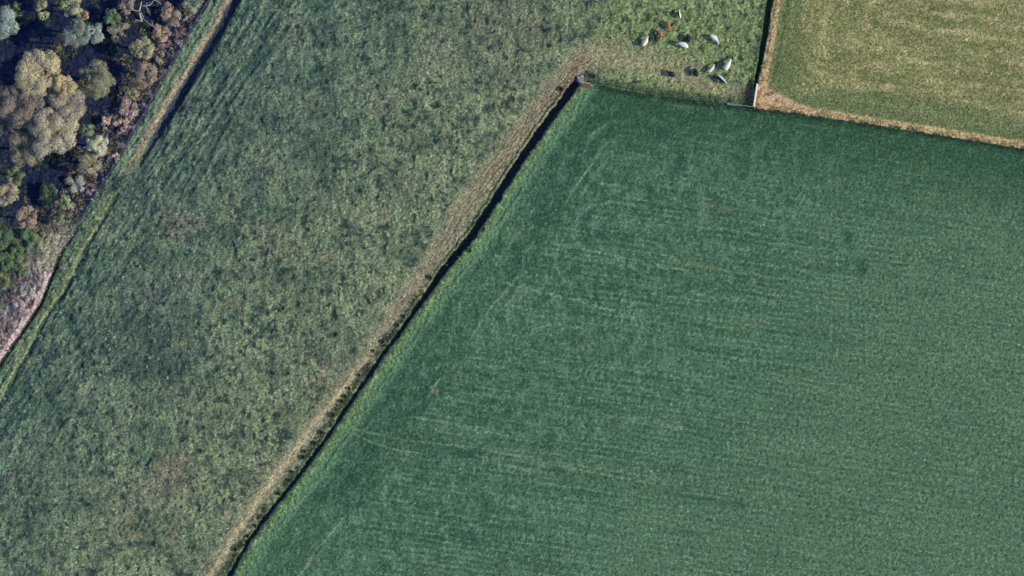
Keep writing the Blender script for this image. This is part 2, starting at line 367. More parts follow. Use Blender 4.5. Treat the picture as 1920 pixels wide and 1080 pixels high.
    wn = .48 - .34 * sstep(22, 37, rN) + .08 * n1
    dn = cut(sN + .55, wn, 1.25, .18, .35) * sstep(176, 150, py)
    h = h - dn
    C = mixc(C, (54, 60, 80), sstep(.25, .8, dn))  # same painted shadow blue in the paddock ditch bed
    C = mixc(C, (60, 84, 54), sstep(2.6, .9, -sN + .5 * n1) * (reg == 1) * (px > 1300) * (py < 165) * .6)
    # grassy foot along the north edge of the crop
    nf = (reg == 1) & (px > 1095) & (sH < 1.6)
    C = mixc(C, (58, 84, 62), nf * sstep(1.3, .2, np.abs(sH - .7) + .35 * n1) * .65)
    h = h - nf * sstep(.6, .1, np.abs(sH - .4)) * .18 * sstep(-.2, .3, nv)

    fl = sstep(.26, .08, np.abs(sF + .05)) * (py < 505)
    C = mixc(C, (44, 46, 54), fl * .8)
    h = h - fl * .12
    ditch = (dm > .3)
    reg[ditch] = 4
    reg[(dl > .3) & (reg == 1)] = 5
    reg[(dn > .3)] = 6
    reg[(tm > .5) & (reg == 1)] = 7
    reg[(edge > .5) & (reg == 3)] = 8
    reg[((tri > .5) | (sstep(1.1, .3, dd3) > .5)) & ((reg == 3) | (reg == 8))] = 9
    reg[(tan > .45) & (reg == 1)] = 10
    reg[mud > .5] = 9
    lum = (C @ np.array([.3, .55, .15]))[:, None]
    C = C + (lum - C) * np.where(crop, .19, np.where(hay, .08, .19))[:, None]
    C = C * np.where(crop[:, None], np.array([.97, .97, .955]), np.where(hay[:, None], 1.0, 1 + toward[:, None] * np.array([.02, .015, -.02]) + (1 - toward[:, None]) * np.array([-.03, 0, .05])))
    # grain
    if fine:
        C = C * (1 + np.where(crop, .16, .21)[:, None] * white[:, None])
    return h, C, reg


SUN_EL, SUN_AZ_VEC = 35.0, (1.0, -0.13)      # the sun stands low in the east, a touch south
KILL = np.array([0.88, 0.99, 1.33])          # light arriving on level ground, per channel


def albedo(C):
    c = np.clip(C / 255.0, 0, 1)
    lin = np.where(c < .04045, c / 12.92, ((c + .055) / 1.055) ** 2.4)
    return np.clip(lin / KILL, 0, .85)


# ------------------------------------------------------------------ materials
def new_mat(name):
    m = bpy.data.materials.new(name); m.use_nodes = True
    return m, m.node_tree.nodes, m.node_tree.links


def ground_mat(name, amp=.22, scale=2.6, bump=.25):
    m, N, L = new_mat(name)
    b = N['Principled BSDF']; b.inputs['Roughness'].default_value = .95
    b.inputs['Specular IOR Level'].default_value = .12
    at = N.new('ShaderNodeAttribute'); at.attribute_name = 'Col'
    geo = N.new('ShaderNodeNewGeometry')
    nz = N.new('ShaderNodeTexNoise'); nz.inputs['Scale'].default_value = scale; nz.inputs['Detail'].default_value = 4
    nz.inputs['Roughness'].default_value = .75
    L.new(geo.outputs['Position'], nz.inputs['Vector'])
    mr = N.new('ShaderNodeMapRange'); mr.inputs[1].default_value = .3; mr.inputs[2].default_value = .7
    mr.inputs[3].default_value = 1 - amp; mr.inputs[4].default_value = 1 + amp
    L.new(nz.outputs['Fac'], mr.inputs[0])
    vm = N.new('ShaderNodeVectorMath'); vm.operation = 'SCALE'
    L.new(at.outputs['Color'], vm.inputs[0]); L.new(mr.outputs[0], vm.inputs['Scale'])
    L.new(vm.outputs[0], b.inputs['Base Color'])
    bp = N.new('ShaderNodeBump'); bp.inputs['Strength'].default_value = bump; bp.inputs['Distance'].default_value = .15
    L.new(nz.outputs['Fac'], bp.inputs['Height']); L.new(bp.outputs[0], b.inputs['Normal'])
    return m


def leaf_mat(name):
    m, N, L = new_mat(name)
    b = N['Principled BSDF']; b.inputs['Roughness'].default_value = .7
    b.inputs['Specular IOR Level'].default_value = .2
    at = N.new('ShaderNodeAttribute'); at.attribute_name = 'Col'
    L.new(at.outputs['Color'], b.inputs['Base Color'])
    tr = N.new('ShaderNodeBsdfTranslucent'); L.new(at.outputs['Color'], tr.inputs['Color'])
    mx = N.new('ShaderNodeMixShader'); mx.inputs[0].default_value = .12
    out = N['Material Output']
    L.new(b.outputs[0], mx.inputs[1]); L.new(tr.outputs[0], mx.inputs[2]); L.new(mx.outputs[0], out.inputs['Surface'])
    return m


def plain_mat(name, rgb, rough=.8, var=.25, scale=6.0, spec=.2, metallic=0):
    m, N, L = new_mat(name)
    b = N['Principled BSDF']; b.inputs['Roughness'].default_value = rough; b.inputs['Metallic'].default_value = metallic
    b.inputs['Specular IOR Level'].default_value = spec
    tc = N.new('ShaderNodeTexCoord'); nz = N.new('ShaderNodeTexNoise')
    nz.inputs['Scale'].default_value = scale; nz.inputs['Detail'].default_value = 5
    L.new(tc.outputs['Object'], nz.inputs['Vector'])
    cr = N.new('ShaderNodeValToRGB')
    cr.color_ramp.elements[0].position = .3; cr.color_ramp.elements[1].position = .7
    cr.color_ramp.elements[0].color = tuple(c * (1 - var) for c in rgb) + (1,)
    cr.color_ramp.elements[1].color = tuple(min(1, c * (1 + var)) for c in rgb) + (1,)
    L.new(nz.outputs['Fac'], cr.inputs[0]); L.new(cr.outputs[0], b.inputs['Base Color'])
    return m


M_GROUND = ground_mat('grass_and_earth')
M_CROP = ground_mat('young_crop', .26, 3.4, .3)
M_LEAF = leaf_mat('leaves')
M_BARK = plain_mat('bark', (.16, .13, .11), .9, .4, 3)
M_DEAD = plain_mat('bleached_wood', (.48, .42, .34), .8, .2, 3)
M_POST = plain_mat('weathered_post', (.30, .27, .25), .9, .3, 8)
M_WIRE = plain_mat('fence_wire', (.07, .07, .08), .5, .1, 3)
M_WHITE = plain_mat('white_painted_boards', (.66, .62, .50), .55, .08, 5)
M_RAIL = plain_mat('grey_rail', (.34, .32, .28), .7, .2, 5)
M_CONC = plain_mat('concrete', (.24, .22, .20), .85, .25, 4)
M_RUST = plain_mat('red_brown_timber', (.20, .085, .07), .85, .35, 5)
M_STONE = plain_mat('pale_stone', (.42, .38, .32), .9, .25, 4)
M_WATER, N_, L_ = new_mat('ditch_water')
N_['Principled BSDF'].inputs['Base Color'].default_value = (.012, .018, .03, 1)
N_['Principled BSDF'].inputs['Roughness'].default_value = .25
_nz = N_.new('ShaderNodeTexNoise'); _nz.inputs['Scale'].default_value = 3
_bp = N_.new('ShaderNodeBump'); _bp.inputs['Strength'].default_value = .2
L_.new(_nz.outputs['Fac'], _bp.inputs['Height']); L_.new(_bp.outputs[0], N_['Principled BSDF'].inputs['Normal'])


# ------------------------------------------------------------------ object helpers
def tag(o, label=None, cat=None, group=None, kind=None):
    if label: o['label'] = label
    if cat: o['category'] = cat
    if group: o['group'] = group
    if kind: o['kind'] = kind
    return o


def empty(name, loc, rz=0.0):
    o = bpy.data.objects.new(name, None); col.objects.link(o)
    o.location = loc; o.rotation_euler = (0, 0, rz); o.empty_display_size = .3
    return o


def np_mesh(name, V, F, mat, colors=None, smooth=False):
    """V (n,3), F (m,4)"""
    me = bpy.data.meshes.new(name)
    nv, nf = len(V), len(F); k = F.shape[1]
    me.vertices.add(nv); me.vertices.foreach_set('co', V.astype(np.float32).ravel())
    me.loops.add(nf * k); me.loops.foreach_set('vertex_index', F.astype(np.int32).ravel())
    me.polygons.add(nf); me.polygons.foreach_set('loop_start', np.arange(0, nf * k, k, dtype=np.int32))
    try:
        me.polygons.foreach_set('loop_total', np.full(nf, k, dtype=np.int32))
    except Exception:
        pass
    me.polygons.foreach_set('use_smooth', np.full(nf, smooth, dtype=bool))
    if colors is not None:
        ca = me.color_attributes.new('Col', 'FLOAT_COLOR', 'POINT')
        c4 = np.ones((nv, 4), dtype=np.float32); c4[:, :3] = colors
        ca.data.foreach_set('color', c4.ravel())
    me.update(); me.validate()
    me.materials.append(mat)
    return me


def link(name, me, parent=None, loc=(0, 0, 0)):
    o = bpy.data.objects.new(name, me); col.objects.link(o); o.location = loc
    if parent: o.parent = parent
    return o


class MB:
    def __init__(s): s.v = []; s.f = []

    def box(s, c, d, M=None):
        b = len(s.v)
        for i in (-1, 1):
            for j in (-1, 1):
                for k in (-1, 1):
                    p = Vector((c[0] + i * d[0] / 2, c[1] + j * d[1] / 2, c[2] + k * d[2] / 2))
                    s.v.append(tuple(M @ p if M else p))
        for q in ((0, 1, 3, 2), (4, 6, 7, 5), (0, 4, 5, 1), (2, 3, 7, 6), (0, 2, 6, 4), (1, 5, 7, 3)):
            s.f.append(tuple(b + t for t in q))

    def tube(s, pts, rad, n=7):
        """closed tapered tube through pts"""
        pts = [Vector(p) for p in pts]
        if not hasattr(rad, '__len__'): rad = [rad] * len(pts)
        base = len(s.v); up = Vector((0.13, .21, 1)).normalized()
        for i, p in enumerate(pts):
            a = pts[max(i - 1, 0)]; b = pts[min(i + 1, len(pts) - 1)]
            t = (b - a).normalized()
            e = t.cross(up)
            if e.length < .2: e = t.cross(Vector((1, 0, 0)))
            e.normalize(); g = t.cross(e)
            for k in range(n):
                an = 2 * math.pi * k / n
                s.v.append(tuple(p + (e * math.cos(an) + g * math.sin(an)) * rad[i]))
        for i in range(len(pts) - 1):
            for k in range(n):
                a = base + i * n + k; b = base + i * n + (k + 1) % n
                s.f.append((a, b, b + n, a + n))
        s.f.append(tuple(base + k for k in reversed(range(n))))
        e0 = base + (len(pts) - 1) * n
        s.f.append(tuple(e0 + k for k in range(n)))

    def build(s, name, mat, parent=None, loc=(0, 0, 0), smooth=False):
        me = bpy.data.meshes.new(name); me.from_pydata(s.v, [], s.f); me.materials.append(mat)
        if smooth:
            for p in me.polygons: p.use_smooth = True
        return link(name, me, parent, loc)


# ------------------------------------------------------------------ the land: one fine sheet cut along its boundaries
STEP = .16
X0, X1, Y0, Y1 = -106.0, 106.0, -62.0, 62.0
gx = np.arange(X0, X1 + 1e-6, STEP); gy = np.arange(Y0, Y1 + 1e-6, STEP)
nx, ny = len(gx), len(gy)
XX, YY = np.meshgrid(gx, gy)
xf, yf = XX.ravel(), YY.ravel()
HH, CC, RR = field(xf, yf)
edge_fade = np.minimum(np.minimum(xf - X0, X1 - xf), np.minimum(yf - Y0, Y1 - yf))
HGRID = HH.copy()
HH = HH * sstep(0, 3, edge_fade)
AL = albedo(CC)
VV = np.stack([xf, yf, HH], 1)
ii, jj = np.meshgrid(np.arange(nx - 1), np.arange(ny - 1))
a = (jj * nx + ii).ravel()
FF = np.stack([a, a + 1, a + nx + 1, a + nx], 1)
fr = RR[a]


def ground_z(x, y):
    i = int(round((x - X0) / STEP)); j = int(round((y - Y0) / STEP))
    i = min(max(i, 0), nx - 1); j = min(max(j, 0), ny - 1)
    return float(HH[j * nx + i])


def gz_flat(x, y, r=4):
    i = int(round((x - X0) / STEP)); j = int(round((y - Y0) / STEP))
    g = HH.reshape(ny, nx)[max(j - r, 0):j + r + 1, max(i - r, 0):i + r + 1]
    return float(np.median(g)) if g.size else 0.0


REG = {0: 'woodland_floor', 1: 'pasture', 2: 'crop_field', 3: 'hay_field', 4: 'drainage_ditch', 5: 'boundary_drain', 6: 'paddock_ditch',
       7: 'farm_track', 8: 'straw_verge', 9: 'gateway_dirt', 10: 'worn_path'}
for rid, nm in REG.items():
    sel = FF[fr == rid]
    if not len(sel): continue
    used, inv = np.unique(sel.ravel(), return_inverse=True)
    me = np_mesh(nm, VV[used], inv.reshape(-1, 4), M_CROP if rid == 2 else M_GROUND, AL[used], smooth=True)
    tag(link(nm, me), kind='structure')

# the land beyond, out to the horizon, as a coarse ring joined to the edge of the fine sheet
def far_ring():
    V = []; F = []; 
    per = []
    K = 160
    for i in range(K): per.append((X0 + (X1 - X0) * i / K, Y0))
    for i in range(K): per.append((X1, Y0 + (Y1 - Y0) * i / K))
    for i in range(K): per.append((X1 - (X1 - X0) * i / K, Y1))
    for i in range(K): per.append((X0, Y1 - (Y1 - Y0) * i / K))
    per = np.array(per)
    sc_ = np.array([1, 1.05, 1.12, 1.22, 1.4, 1.7, 2.2, 3.2, 5, 9, 18, 40, 90.])
    rings = [per * s for s in sc_]
    P = np.concatenate(rings)
    n = len(per)
    _, c, _ = field(P[:, 0], P[:, 1], fine=False)
    big = np.repeat(sc_, n)
    c = mixc(c, (78, 100, 76), np.clip((big - 1.4) / 3, 0, 1))
    z = np.where(big > 1.0, -.02, 0.0)
    V = np.column_stack([P, z])
    for k in range(len(sc_) - 1):
        i = np.arange(n); j = (i + 1) % n
        F.append(np.stack([k * n + i, (k + 1) * n + i, (k + 1) * n + j, k * n + j], 1))
    F = np.concatenate(F)
    me = np_mesh('surrounding_land', V, F, M_GROUND, albedo(c))
    tag(link('surrounding_land', me), kind='structure')


far_ring()


# ------------------------------------------------------------------ leaves
def leaf_cloud(centres, radii, n_per_area, size, base_rgb, var=.18, up_bias=.0, low=-.25, rng=RNG, tint=None, gap=.0):
    """leaf-sized quads spread over the skins of many small clumps"""
    P = []; Nn = []; CI = []
    for ci, (c, r) in enumerate(zip(centres, radii)):
        n = max(12, int(4 * math.pi * r * r * n_per_area))
        d = rng.standard_normal((n, 3)); d /= np.linalg.norm(d, axis=1)[:, None]
        d = d[d[:, 2] > low]
        rr = r * (1 - .30 * rng.random(len(d)) ** 1.8 + .07 * rng.standard_normal(len(d)))
        p = np.array(c) + d * rr[:, None] * np.array([1, 1, .85])
        if gap > 0:
            keep = perlin(p[:, 0] / .9 + p[:, 2], p[:, 1] / .9 + p[:, 2] * .6, 50) > (-.6 + gap)
            p, d = p[keep], d[keep]
        P.append(p); Nn.append(d); CI.append(np.full(len(p), ci))
    P = np.concatenate(P); Nn = np.concatenate(Nn); CI = np.concatenate(CI)
    n = len(P)
    Nn = Nn + .38 * rng.standard_normal((n, 3)); Nn[:, 2] += up_bias
    Nn /= np.linalg.norm(Nn, axis=1)[:, None]
    t = np.cross(Nn, rng.standard_normal((n, 3))); t /= np.linalg.norm(t, axis=1)[:, None] + 1e-9
    b = np.cross(Nn, t)
    s = size * (.6 + .8 * rng.random(n))[:, None]
    V = np.stack([P - t * s, P - b * s * .55, P + t * s, P + b * s * .55], 1).reshape(-1, 3)
    F = np.arange(n * 4).reshape(n, 4)
    clump = 1.12 + .24 * rng.standard_normal(len(centres))
    k = 1.24 * clump[CI] * (1 + var * rng.standard_normal(n))
    rgb = np.array(base_rgb)[None, :] * np.clip(k, .35, 1.8)[:, None]
    if tint is not None:
        m = (rng.random(len(centres)) < .4)[CI]
        rgb = np.where(m[:, None], rgb * np.array(tint), rgb)
    col4 = np.repeat(np.clip(rgb, 0, .8), 4, axis=0)
    return V, F, col4


def srgb(c):
    return tuple(float(v) for v in albedo(np.array([c], dtype=float))[0])


def tree(name, px, py, rpx, hgt, rgb, label, cat='tree', group=None, tint=(1.06, 1.0, .93), dens=40, size=.125, flat=.75, gap=.12, seed=None, lob=.37, ex=1.0, ang=0):
    """an individual tree or bush; px,py = where its crown is, hgt = its height"""
    rng = np.random.default_rng(seed if seed is not None else int(px * 7 + py * 13))
    r = rpx * S
    zc = hgt - r * flat
    f = 1 - max(zc, 0) / CAMH
    x, y = W(px, py); x *= f; y *= f; lum_ = sum(rgb) / 3; rgb = tuple(min(235, (c + (lum_ - c) * .34) * k_) for c, k_ in zip(rgb, (.95, .99, 1.0)))
    gz = gz_flat(x, y) if abs(x) < 105 and abs(y) < 61 else 0
    root = tag(empty(name, (x, y, gz)), label, cat, group)
    nl = int(10 + 9 * r * r ** .35)
    cs = []; rs = []
    ca, sa = math.cos(ang), math.sin(ang)
    nsub = 0 if name == 'round_tree' else int(4 + r)
    subs = []
    for q_ in range(nsub):
        aa = 2 * math.pi * (q_ + rng.random()) / nsub
        ro = r * (.35 + .25 * rng.random())
        subs.append((ro * math.cos(aa), ro * math.sin(aa), (rng.random() - .65) * r * .45, r * (.36 + .2 * rng.random())))
    nl = int(nl * 1.15)
    for i in range(nl):
        d = rng.standard_normal(3); d /= np.linalg.norm(d)
        if d[2] < -.35: d[2] = -d[2]
        rad = rng.random() ** .38
        lr = r * lob * (.65 + .6 * rng.random()) * (1.15 - .45 * rad)
        lr = max(min(lr, 1.25), .22)
        q = d * rad * (r - lr * .8)
        if nsub:
            sx, sy, sz, sr = subs[i % nsub]
            lr = max(min(lr, sr * .62), .2)
            q = np.array([sx, sy, sz]) + d * rad * max(sr * 1.15 - lr * .7, .1)
        qx_, qy_ = q[0] * ex, q[1] / ex ** .5
        cs.append((qx_ * ca - qy_ * sa, qx_ * sa + qy_ * ca, zc + q[2] * flat)); rs.append(lr)
    V, F, c4 = leaf_cloud(cs, rs, dens, size, srgb(rgb), tint=tint, rng=rng, gap=gap)
    V[:, 2] = np.maximum(V[:, 2], .05)
    link('crown', np_mesh('crown', V, F, M_LEAF, c4), root)
    mb = MB()
    tr = max(.05, .07 * r + .03)
    lean = rng.standard_normal(2) * .12 * r
    top = (lean[0], lean[1], zc * .75 + .1)
    mb.tube([(0, 0, -.3), (lean[0] * .3, lean[1] * .3, zc * .35), top], [tr * 1.5, tr * 1.1, tr * .8], 8)
    order = rng.permutation(nl)[:min(nl, 9)]
    for o_ in order:
        c = cs[o_]
        mid = ((top[0] + c[0]) / 2 + rng.normal() * .1 * r, (top[1] + c[1]) / 2 + rng.normal() * .1 * r, (top[2] + c[2]) / 2)
        mb.tube([top, mid, c], [tr * .6, tr * .4, tr * .16], 5)
    mb.build('trunk', M_BARK, root, smooth=True)
    return root


GT = 'trees of the wood left of the fence'
GS = 'bushes along the edge of the wood'
T = [
    # name, px, py, r, height, colour, label, extra
    ('gum_tree', 2, 42, 35.8, 12.2, (150, 168, 168), 'pale blue-green tree cut off by the left edge of the photo, high in the corner', {}),
    ('bush', 28, 18, 16.0, 4.5, (128, 138, 96), 'thin yellow-green bush in dark shade right of the pale blue-green corner tree', dict(gap=.42)),
    ('broadleaf_tree', 80, 20, 19.5, 7.9, (156, 160, 116), 'slim yellow-green tree at the top edge among dark shade, left of the rounder one', dict(gap=.2, ex=.7)),
    ('broadleaf_tree', 134, 10, 20.6, 8.6, (158, 158, 124), 'yellowish round tree cut by the top edge of the photo', {}),
    ('bush', 155, 30, 13.8, 7.1, (176, 146, 124), 'small brown-leaved bush between the top edge tree and the grey-green tree', {}),
    ('broadleaf_tree', 143, 66, 29.8, 10.8, (128, 142, 138), 'grey-green tree with open crown, left half of the pair under the top edge', dict(gap=.18)),
    ('broadleaf_tree', 176, 64, 22.9, 10.1, (140, 158, 156), 'grey-blue tree with fine leaves, right half of the pair under the top edge', dict(gap=.18)),
    ('bush', 113, 80, 17.2, 7.1, (152, 122, 108), 'brown-leaved bush tucked under the left side of the grey-green tree', dict(ex=.8)),
    ('bush', 212, 34, 19.5, 3.6, (106, 140, 102), 'bright green low bush near the white dead branches', dict(gap=.3)),
    ('bush', 222, 60, 20.6, 3.4, (158, 148, 134), 'greyish dusty bush below the bright green low bush', dict(gap=.3)),
    ('bush', 238, 12, 17.2, 3.9, (160, 136, 134), 'pinkish dry bush at the top edge left of the white dead branches', dict(gap=.25)),
    ('bush', 322, 30, 22.9, 3.4, (176, 150, 140), 'pink-brown dry bush right of the dead branches, near the fence', dict(gap=.3)),
    ('bush', 302, 62, 19.5, 2.0, (182, 152, 144), 'pink-brown low bush below the dead branches', dict(gap=.38)),
    ('bush', 364, 4, 19.5, 4.4, (142, 160, 134), 'pale green bush at the top edge against the fence', {}),
    ('broadleaf_tree', 268, 92, 25.2, 7.1, (168, 164, 126), 'yellow-beige tree near the fence, upper of the two by the dark hollow', dict(gap=.22)),
    ('broadleaf_tree', 274, 138, 26.3, 7.1, (156, 134, 122), 'brown-beige tree near the fence, lower of the two by the dark hollow', dict(gap=.22)),
    ('bush', 250, 170, 19.5, 4.7, (158, 148, 112), 'olive bush on the right side of the round olive tree', dict(gap=.2)),
    ('bush', 300, 108, 14.8, 1.8, (160, 144, 138), 'sparse pale bush at the fence beside the yellow-beige tree', dict(gap=.4)),
    ('round_tree', 181, 150, 37.7, 12.9, (136, 134, 112), 'round olive-grey tree standing alone in the middle of the wood', dict(gap=.0)),
    ('gum_tree', 70, 138, 43.2, 17.9, (190, 172, 138), 'tall cream-yellow gum tree, top of the large merged crown', dict(gap=.05)),
    ('gum_tree', 124, 160, 24.7, 16.6, (196, 168, 120), 'golden-lit gum tree on the right shoulder of the large merged crown', {}),
    ('gum_tree', 128, 196, 39.6, 15.9, (166, 152, 142), 'pinkish-grey gum tree on the right flank of the large merged crown', {}),
    ('gum_tree', 42, 200, 44.5, 16.6, (138, 122, 116), 'dull brown gum tree in the shaded middle of the large merged crown', dict(gap=.2)),
    ('gum_tree', 12, 232, 32.1, 12.9, (106, 104, 116), 'dusky blue-grey tree at the left edge beside the large merged crown', dict(gap=.2)),
    ('gum_tree', 102, 250, 45.8, 16.6, (178, 164, 142), 'big cream gum tree with leafy clumps, lower right of the large merged crown', dict(gap=.04)),
    ('gum_tree', 52, 280, 37.1, 13.7, (140, 132, 112), 'olive-brown gum tree forming the bottom of the large merged crown', dict(gap=.12)),
    ('bush', 166, 244, 14.8, 3.9, (122, 156, 112), 'fresh green small bush right of the big cream gum tree', dict(gap=.2)),
    ('flowering_tree', 184, 274, 22.9, 7.5, (212, 202, 168), 'whitish-cream flowering tree, brightest crown near the fence', dict(gap=.08)),
    ('broadleaf_tree', 170, 306, 22.9, 5.5, (152, 148, 120), 'olive tree just below the whitish flowering tree', dict(gap=.2)),
    ('dry_bush', 243, 205, 25.2, 3.1, (196, 160, 162), 'bright pink dry bush close to the fence, largest pink one', dict(gap=.25, dens=14)),
    ('dry_bush', 228, 236, 16.0, 1.8, (190, 156, 156), 'pink dry bush below the largest pink one', dict(gap=.35)),
    ('dry_bush', 199, 228, 12.6, 2.2, (206, 166, 160), 'small pink dry bush in shade left of the fence', dict(gap=.2)),
    ('dry_bush', 217, 293, 10.3, 1.2, (200, 168, 170), 'small pale pink dry bush touching the fence right of the flowering tree', dict(gap=.3)),
    ('broadleaf_tree', 28, 328, 21.7, 8.6, (118, 132, 96), 'green tree near the left edge above the beige one', {}),
    ('broadleaf_tree', 14, 364, 27.5, 9.3, (176, 158, 134), 'beige tree cut by the left edge below the green one', dict(gap=.1)),
    ('bush', 142, 346, 21.7, 2.2, (158, 162, 164), 'silvery grey wispy bush close to the fence', dict(gap=.45)),
    ('bush', 92, 362, 20.6, 3.1, (92, 116, 82), 'dark green low bush in the shaded hollow left of the silvery bush', dict(gap=.35)),
    ('bush', 119, 382, 17.2, 4.9, (148, 160, 112), 'light green upright bush between the hollow and the fence', dict(gap=.12)),
    ('broadleaf_tree', 53, 410, 25.2, 9.0, (164, 140, 116), 'brown-beige small tree standing in front of a dark shadow hollow', dict(gap=.2)),
    ('bush', 112, 412, 13.8, 3.1, (132, 146, 100), 'little green bush just below the light green upright bush', {}),
    ('bush', 8, 448, 21.7, 2.8, (96, 126, 92), 'green bush at the left edge, upper of the lower-left thicket', dict(gap=.15)),
    ('bush', 55, 446, 19.5, 2.2, (118, 146, 102), 'light green bush below the brown-beige small tree', dict(gap=.25)),
    ('bush', 80, 448, 14.8, 1.6, (146, 138, 118), 'brownish low bush right of the light green bush', dict(gap=.35)),
    ('bush', 30, 474, 20.6, 2.3, (108, 138, 88), 'mid green bush in the centre of the lower-left thicket', dict(gap=.25)),
    ('bush', 8, 490, 19.5, 2.2, (98, 130, 88), 'dark green bush at the left edge, middle of the lower-left thicket', dict(gap=.25)),
    ('bush', 38, 505, 16.0, 1.6, (124, 142, 92), 'yellow-green bush on bare ground beside the lower-left thicket', dict(gap=.35)),
    ('bush', 6, 528, 18.3, 1.8, (122, 138, 90), 'olive bush at the left edge, bottom of the lower-left thicket', dict(gap=.3)),
    ('dry_bush', 70, 524, 14.8, 1.2, (160, 142, 148), 'grey-pink dead scrub bush, uppermost along the cut bank', dict(gap=.4)),
    ('dry_bush', 52, 550, 17.2, 1.2, (188, 168, 172), 'pale pink dead scrub bush second down the cut bank', dict(gap=.35)),
    ('dry_bush', 36, 580, 17.2, 1.3, (180, 158, 162), 'pale pink dead scrub bush third down the cut bank', dict(gap=.4)),
    ('dry_bush', 14, 612, 17.2, 1.3, (150, 130, 138), 'mauve dead scrub bush beside the left edge above the lowest one', dict(gap=.35)),
    ('dry_bush', 4, 644, 13.8, 1.1, (158, 138, 142), 'mauve dead scrub bush at the left edge, lowest on the cut bank', dict(gap=.35)),
    ('broadleaf_tree', 318, -28, 27.5, 10.1, (120, 130, 110), 'x', {}),
    ('broadleaf_tree', 190, -30, 32.0, 11.5, (120, 130, 110), 'x', {}),
]
for t in T:
    if t[6] == 'x': continue
    cat = {'bush': 'bush', 'dry_bush': 'bush'}.get(t[0], 'tree')
    tree(t[0], t[1], t[2], t[3], t[4], t[5], t[6], cat, GS if cat == 'bush' else GT, **t[7])

# bare white fallen tree at the top of the wood
x, y = W(275, 24)
root = tag(empty('dead_tree', (x, y, gz_flat(x, y))), 'bare bleached white dead tree with forking branches near the top edge', 'tree')
def L2(px, py, z): 
    q = W(px, py); return (q[0] - x, q[1] - y, z)
mb = MB(); mb.tube([L2(266, 40, 0), L2(262, 22, 1.2), L2(266, 12, 2.0), L2(268, 5, 2.6)], [.22, .18, .13, .05]); mb.build('trunk', M_DEAD, root, smooth=True)
for pts, r0 in (([L2(266, 12, 2.), L2(276, 13, 2.2), L2(286, 10, 2.3), L2(291, 2, 2.6)], .13), ([L2(291, 2, 2.6), L2(300, 6, 2.4), L2(305, 10, 2.2)], .09),
                ([L2(262, 22, 1.2), L2(268, 28, 1.6), L2(272, 38, 1.5)], .11), ([L2(266, 40, .3), L2(256, 38, .9), L2(252, 46, 1.0)], .08),
                ([L2(276, 13, 2.2), L2(280, 22, 1.6), L2(284, 30, 1.5)], .07), ([L2(272, 38, 1.5), L2(290, 52, 1.2), L2(297, 44, 1.3)], .07),
                ([L2(262, 22, 1.2), L2(250, 20, 1.7), L2(244, 14, 1.6)], .07), ([L2(290, 52, 1.2), L2(296, 58, .9)], .05)):
    mb = MB(); mb.tube(pts, [r0 * (1 - .7 * i / (len(pts) - 1)) for i in range(len(pts))], 6); mb.build('branch', M_DEAD, root, smooth=True)


# ------------------------------------------------------------------ fences
def resample(pts, step, lo=None, hi=None):
    P = [W(*p) for p in pts]; out = []; acc = 0; nxt = 0
    for (ax, ay), (bx, by) in zip(P, P[1:]):
        L = math.hypot(bx - ax, by - ay)
        while nxt <= acc + L:
            t = (nxt - acc) / L
            out.append((ax + (bx - ax) * t, ay + (by - ay) * t)); nxt += step
        acc += L
    return out


def fence(name, pts, step, hgt, label, post_mat, wire_mat, pr=.07, wires=(.35, .75, 1.1), side=0.0, wr=.02):
    P = [p for p in resample(pts, step) if abs(p[0]) < 104 and abs(p[1]) < 60]
    ox, oy = P[0]
    root = tag(empty(name, (ox, oy, 0)), label, 'fence')
    tops = []
    for i, (x, y) in enumerate(P):
        z = gz_flat(x, y, 3)
        mb = MB(); jx, jy = random.uniform(-.04, .04), random.uniform(-.04, .04)
        k = 1.5 if i % 6 == 0 else 1
        mb.tube([(x - ox, y - oy, z - .5), (x - ox + jx, y - oy + jy, z + hgt * (1.1 if k > 1 else 1))], pr * k, 8)
        mb.build('post', post_mat, root)
        tops.append((x - ox, y - oy, z))
    for wz in wires:
        mb = MB(); mb.tube([(a, b, c + wz) for a, b, c in tops], wr, 4); mb.build('wire', wire_mat, root)
    return root


fence('wire_fence', [(470, -140)] + FENCE_L[1:12] + [(80, 560), (52, 606), (20, 654), (-40, 740)], 3.4, 1.2, 'dark post and wire fence between the wood and the pasture', M_POST, M_WIRE, pr=.085, wr=.022, wires=(.3, .55, .8, 1.05))
fence('wire_fence', [(1112, 154), (1200, 170), (1300, 184), (1360, 192)], 4.2, 1.1, 'low wire fence between the cattle paddock and the green crop', M_POST, M_WIRE, pr=.05)
fence('wire_fence', [(1424, 206), (1500, 216), (1600, 231), (1700, 246), (1800, 262), (1960, 288)], 4.8, 1.05, 'wire fence with pale posts between the mown field and the green crop', M_STONE, M_WIRE, pr=.05)
fence('wire_fence', [(1476, -150), (1455, 0), (1446, 60), (1436, 115), (1425, 156)], 4.0, 1.1, 'wire fence on the straw strip between cattle paddock and mown field', M_POST, M_WIRE, pr=.05)

# stays of the left fence (the long sideways struts whose shadows show)
for (px, py) in ((174, 374), (137, 441)):
    x, y = W(px, py); z = gz_flat(x, y)
    mb = MB(); mb.tube([(0, 0, -.4), (0, 0, 1.75)], .12, 9)
    r_ = tag(empty('strainer_post', (x, y, z)), 'thick strainer post in the left fence beside the ' + ('light green upright bush' if py < 400 else 'bare ground above the cut bank'), 'post', 'strainer posts in the left fence')
    mb.build('post', M_STONE, r_)
    mb = MB(); mb.tube([(-.1, 0, 1.2), (-2.6, .1, .1)], .06, 6); mb.build('stay', M_POST, r_)

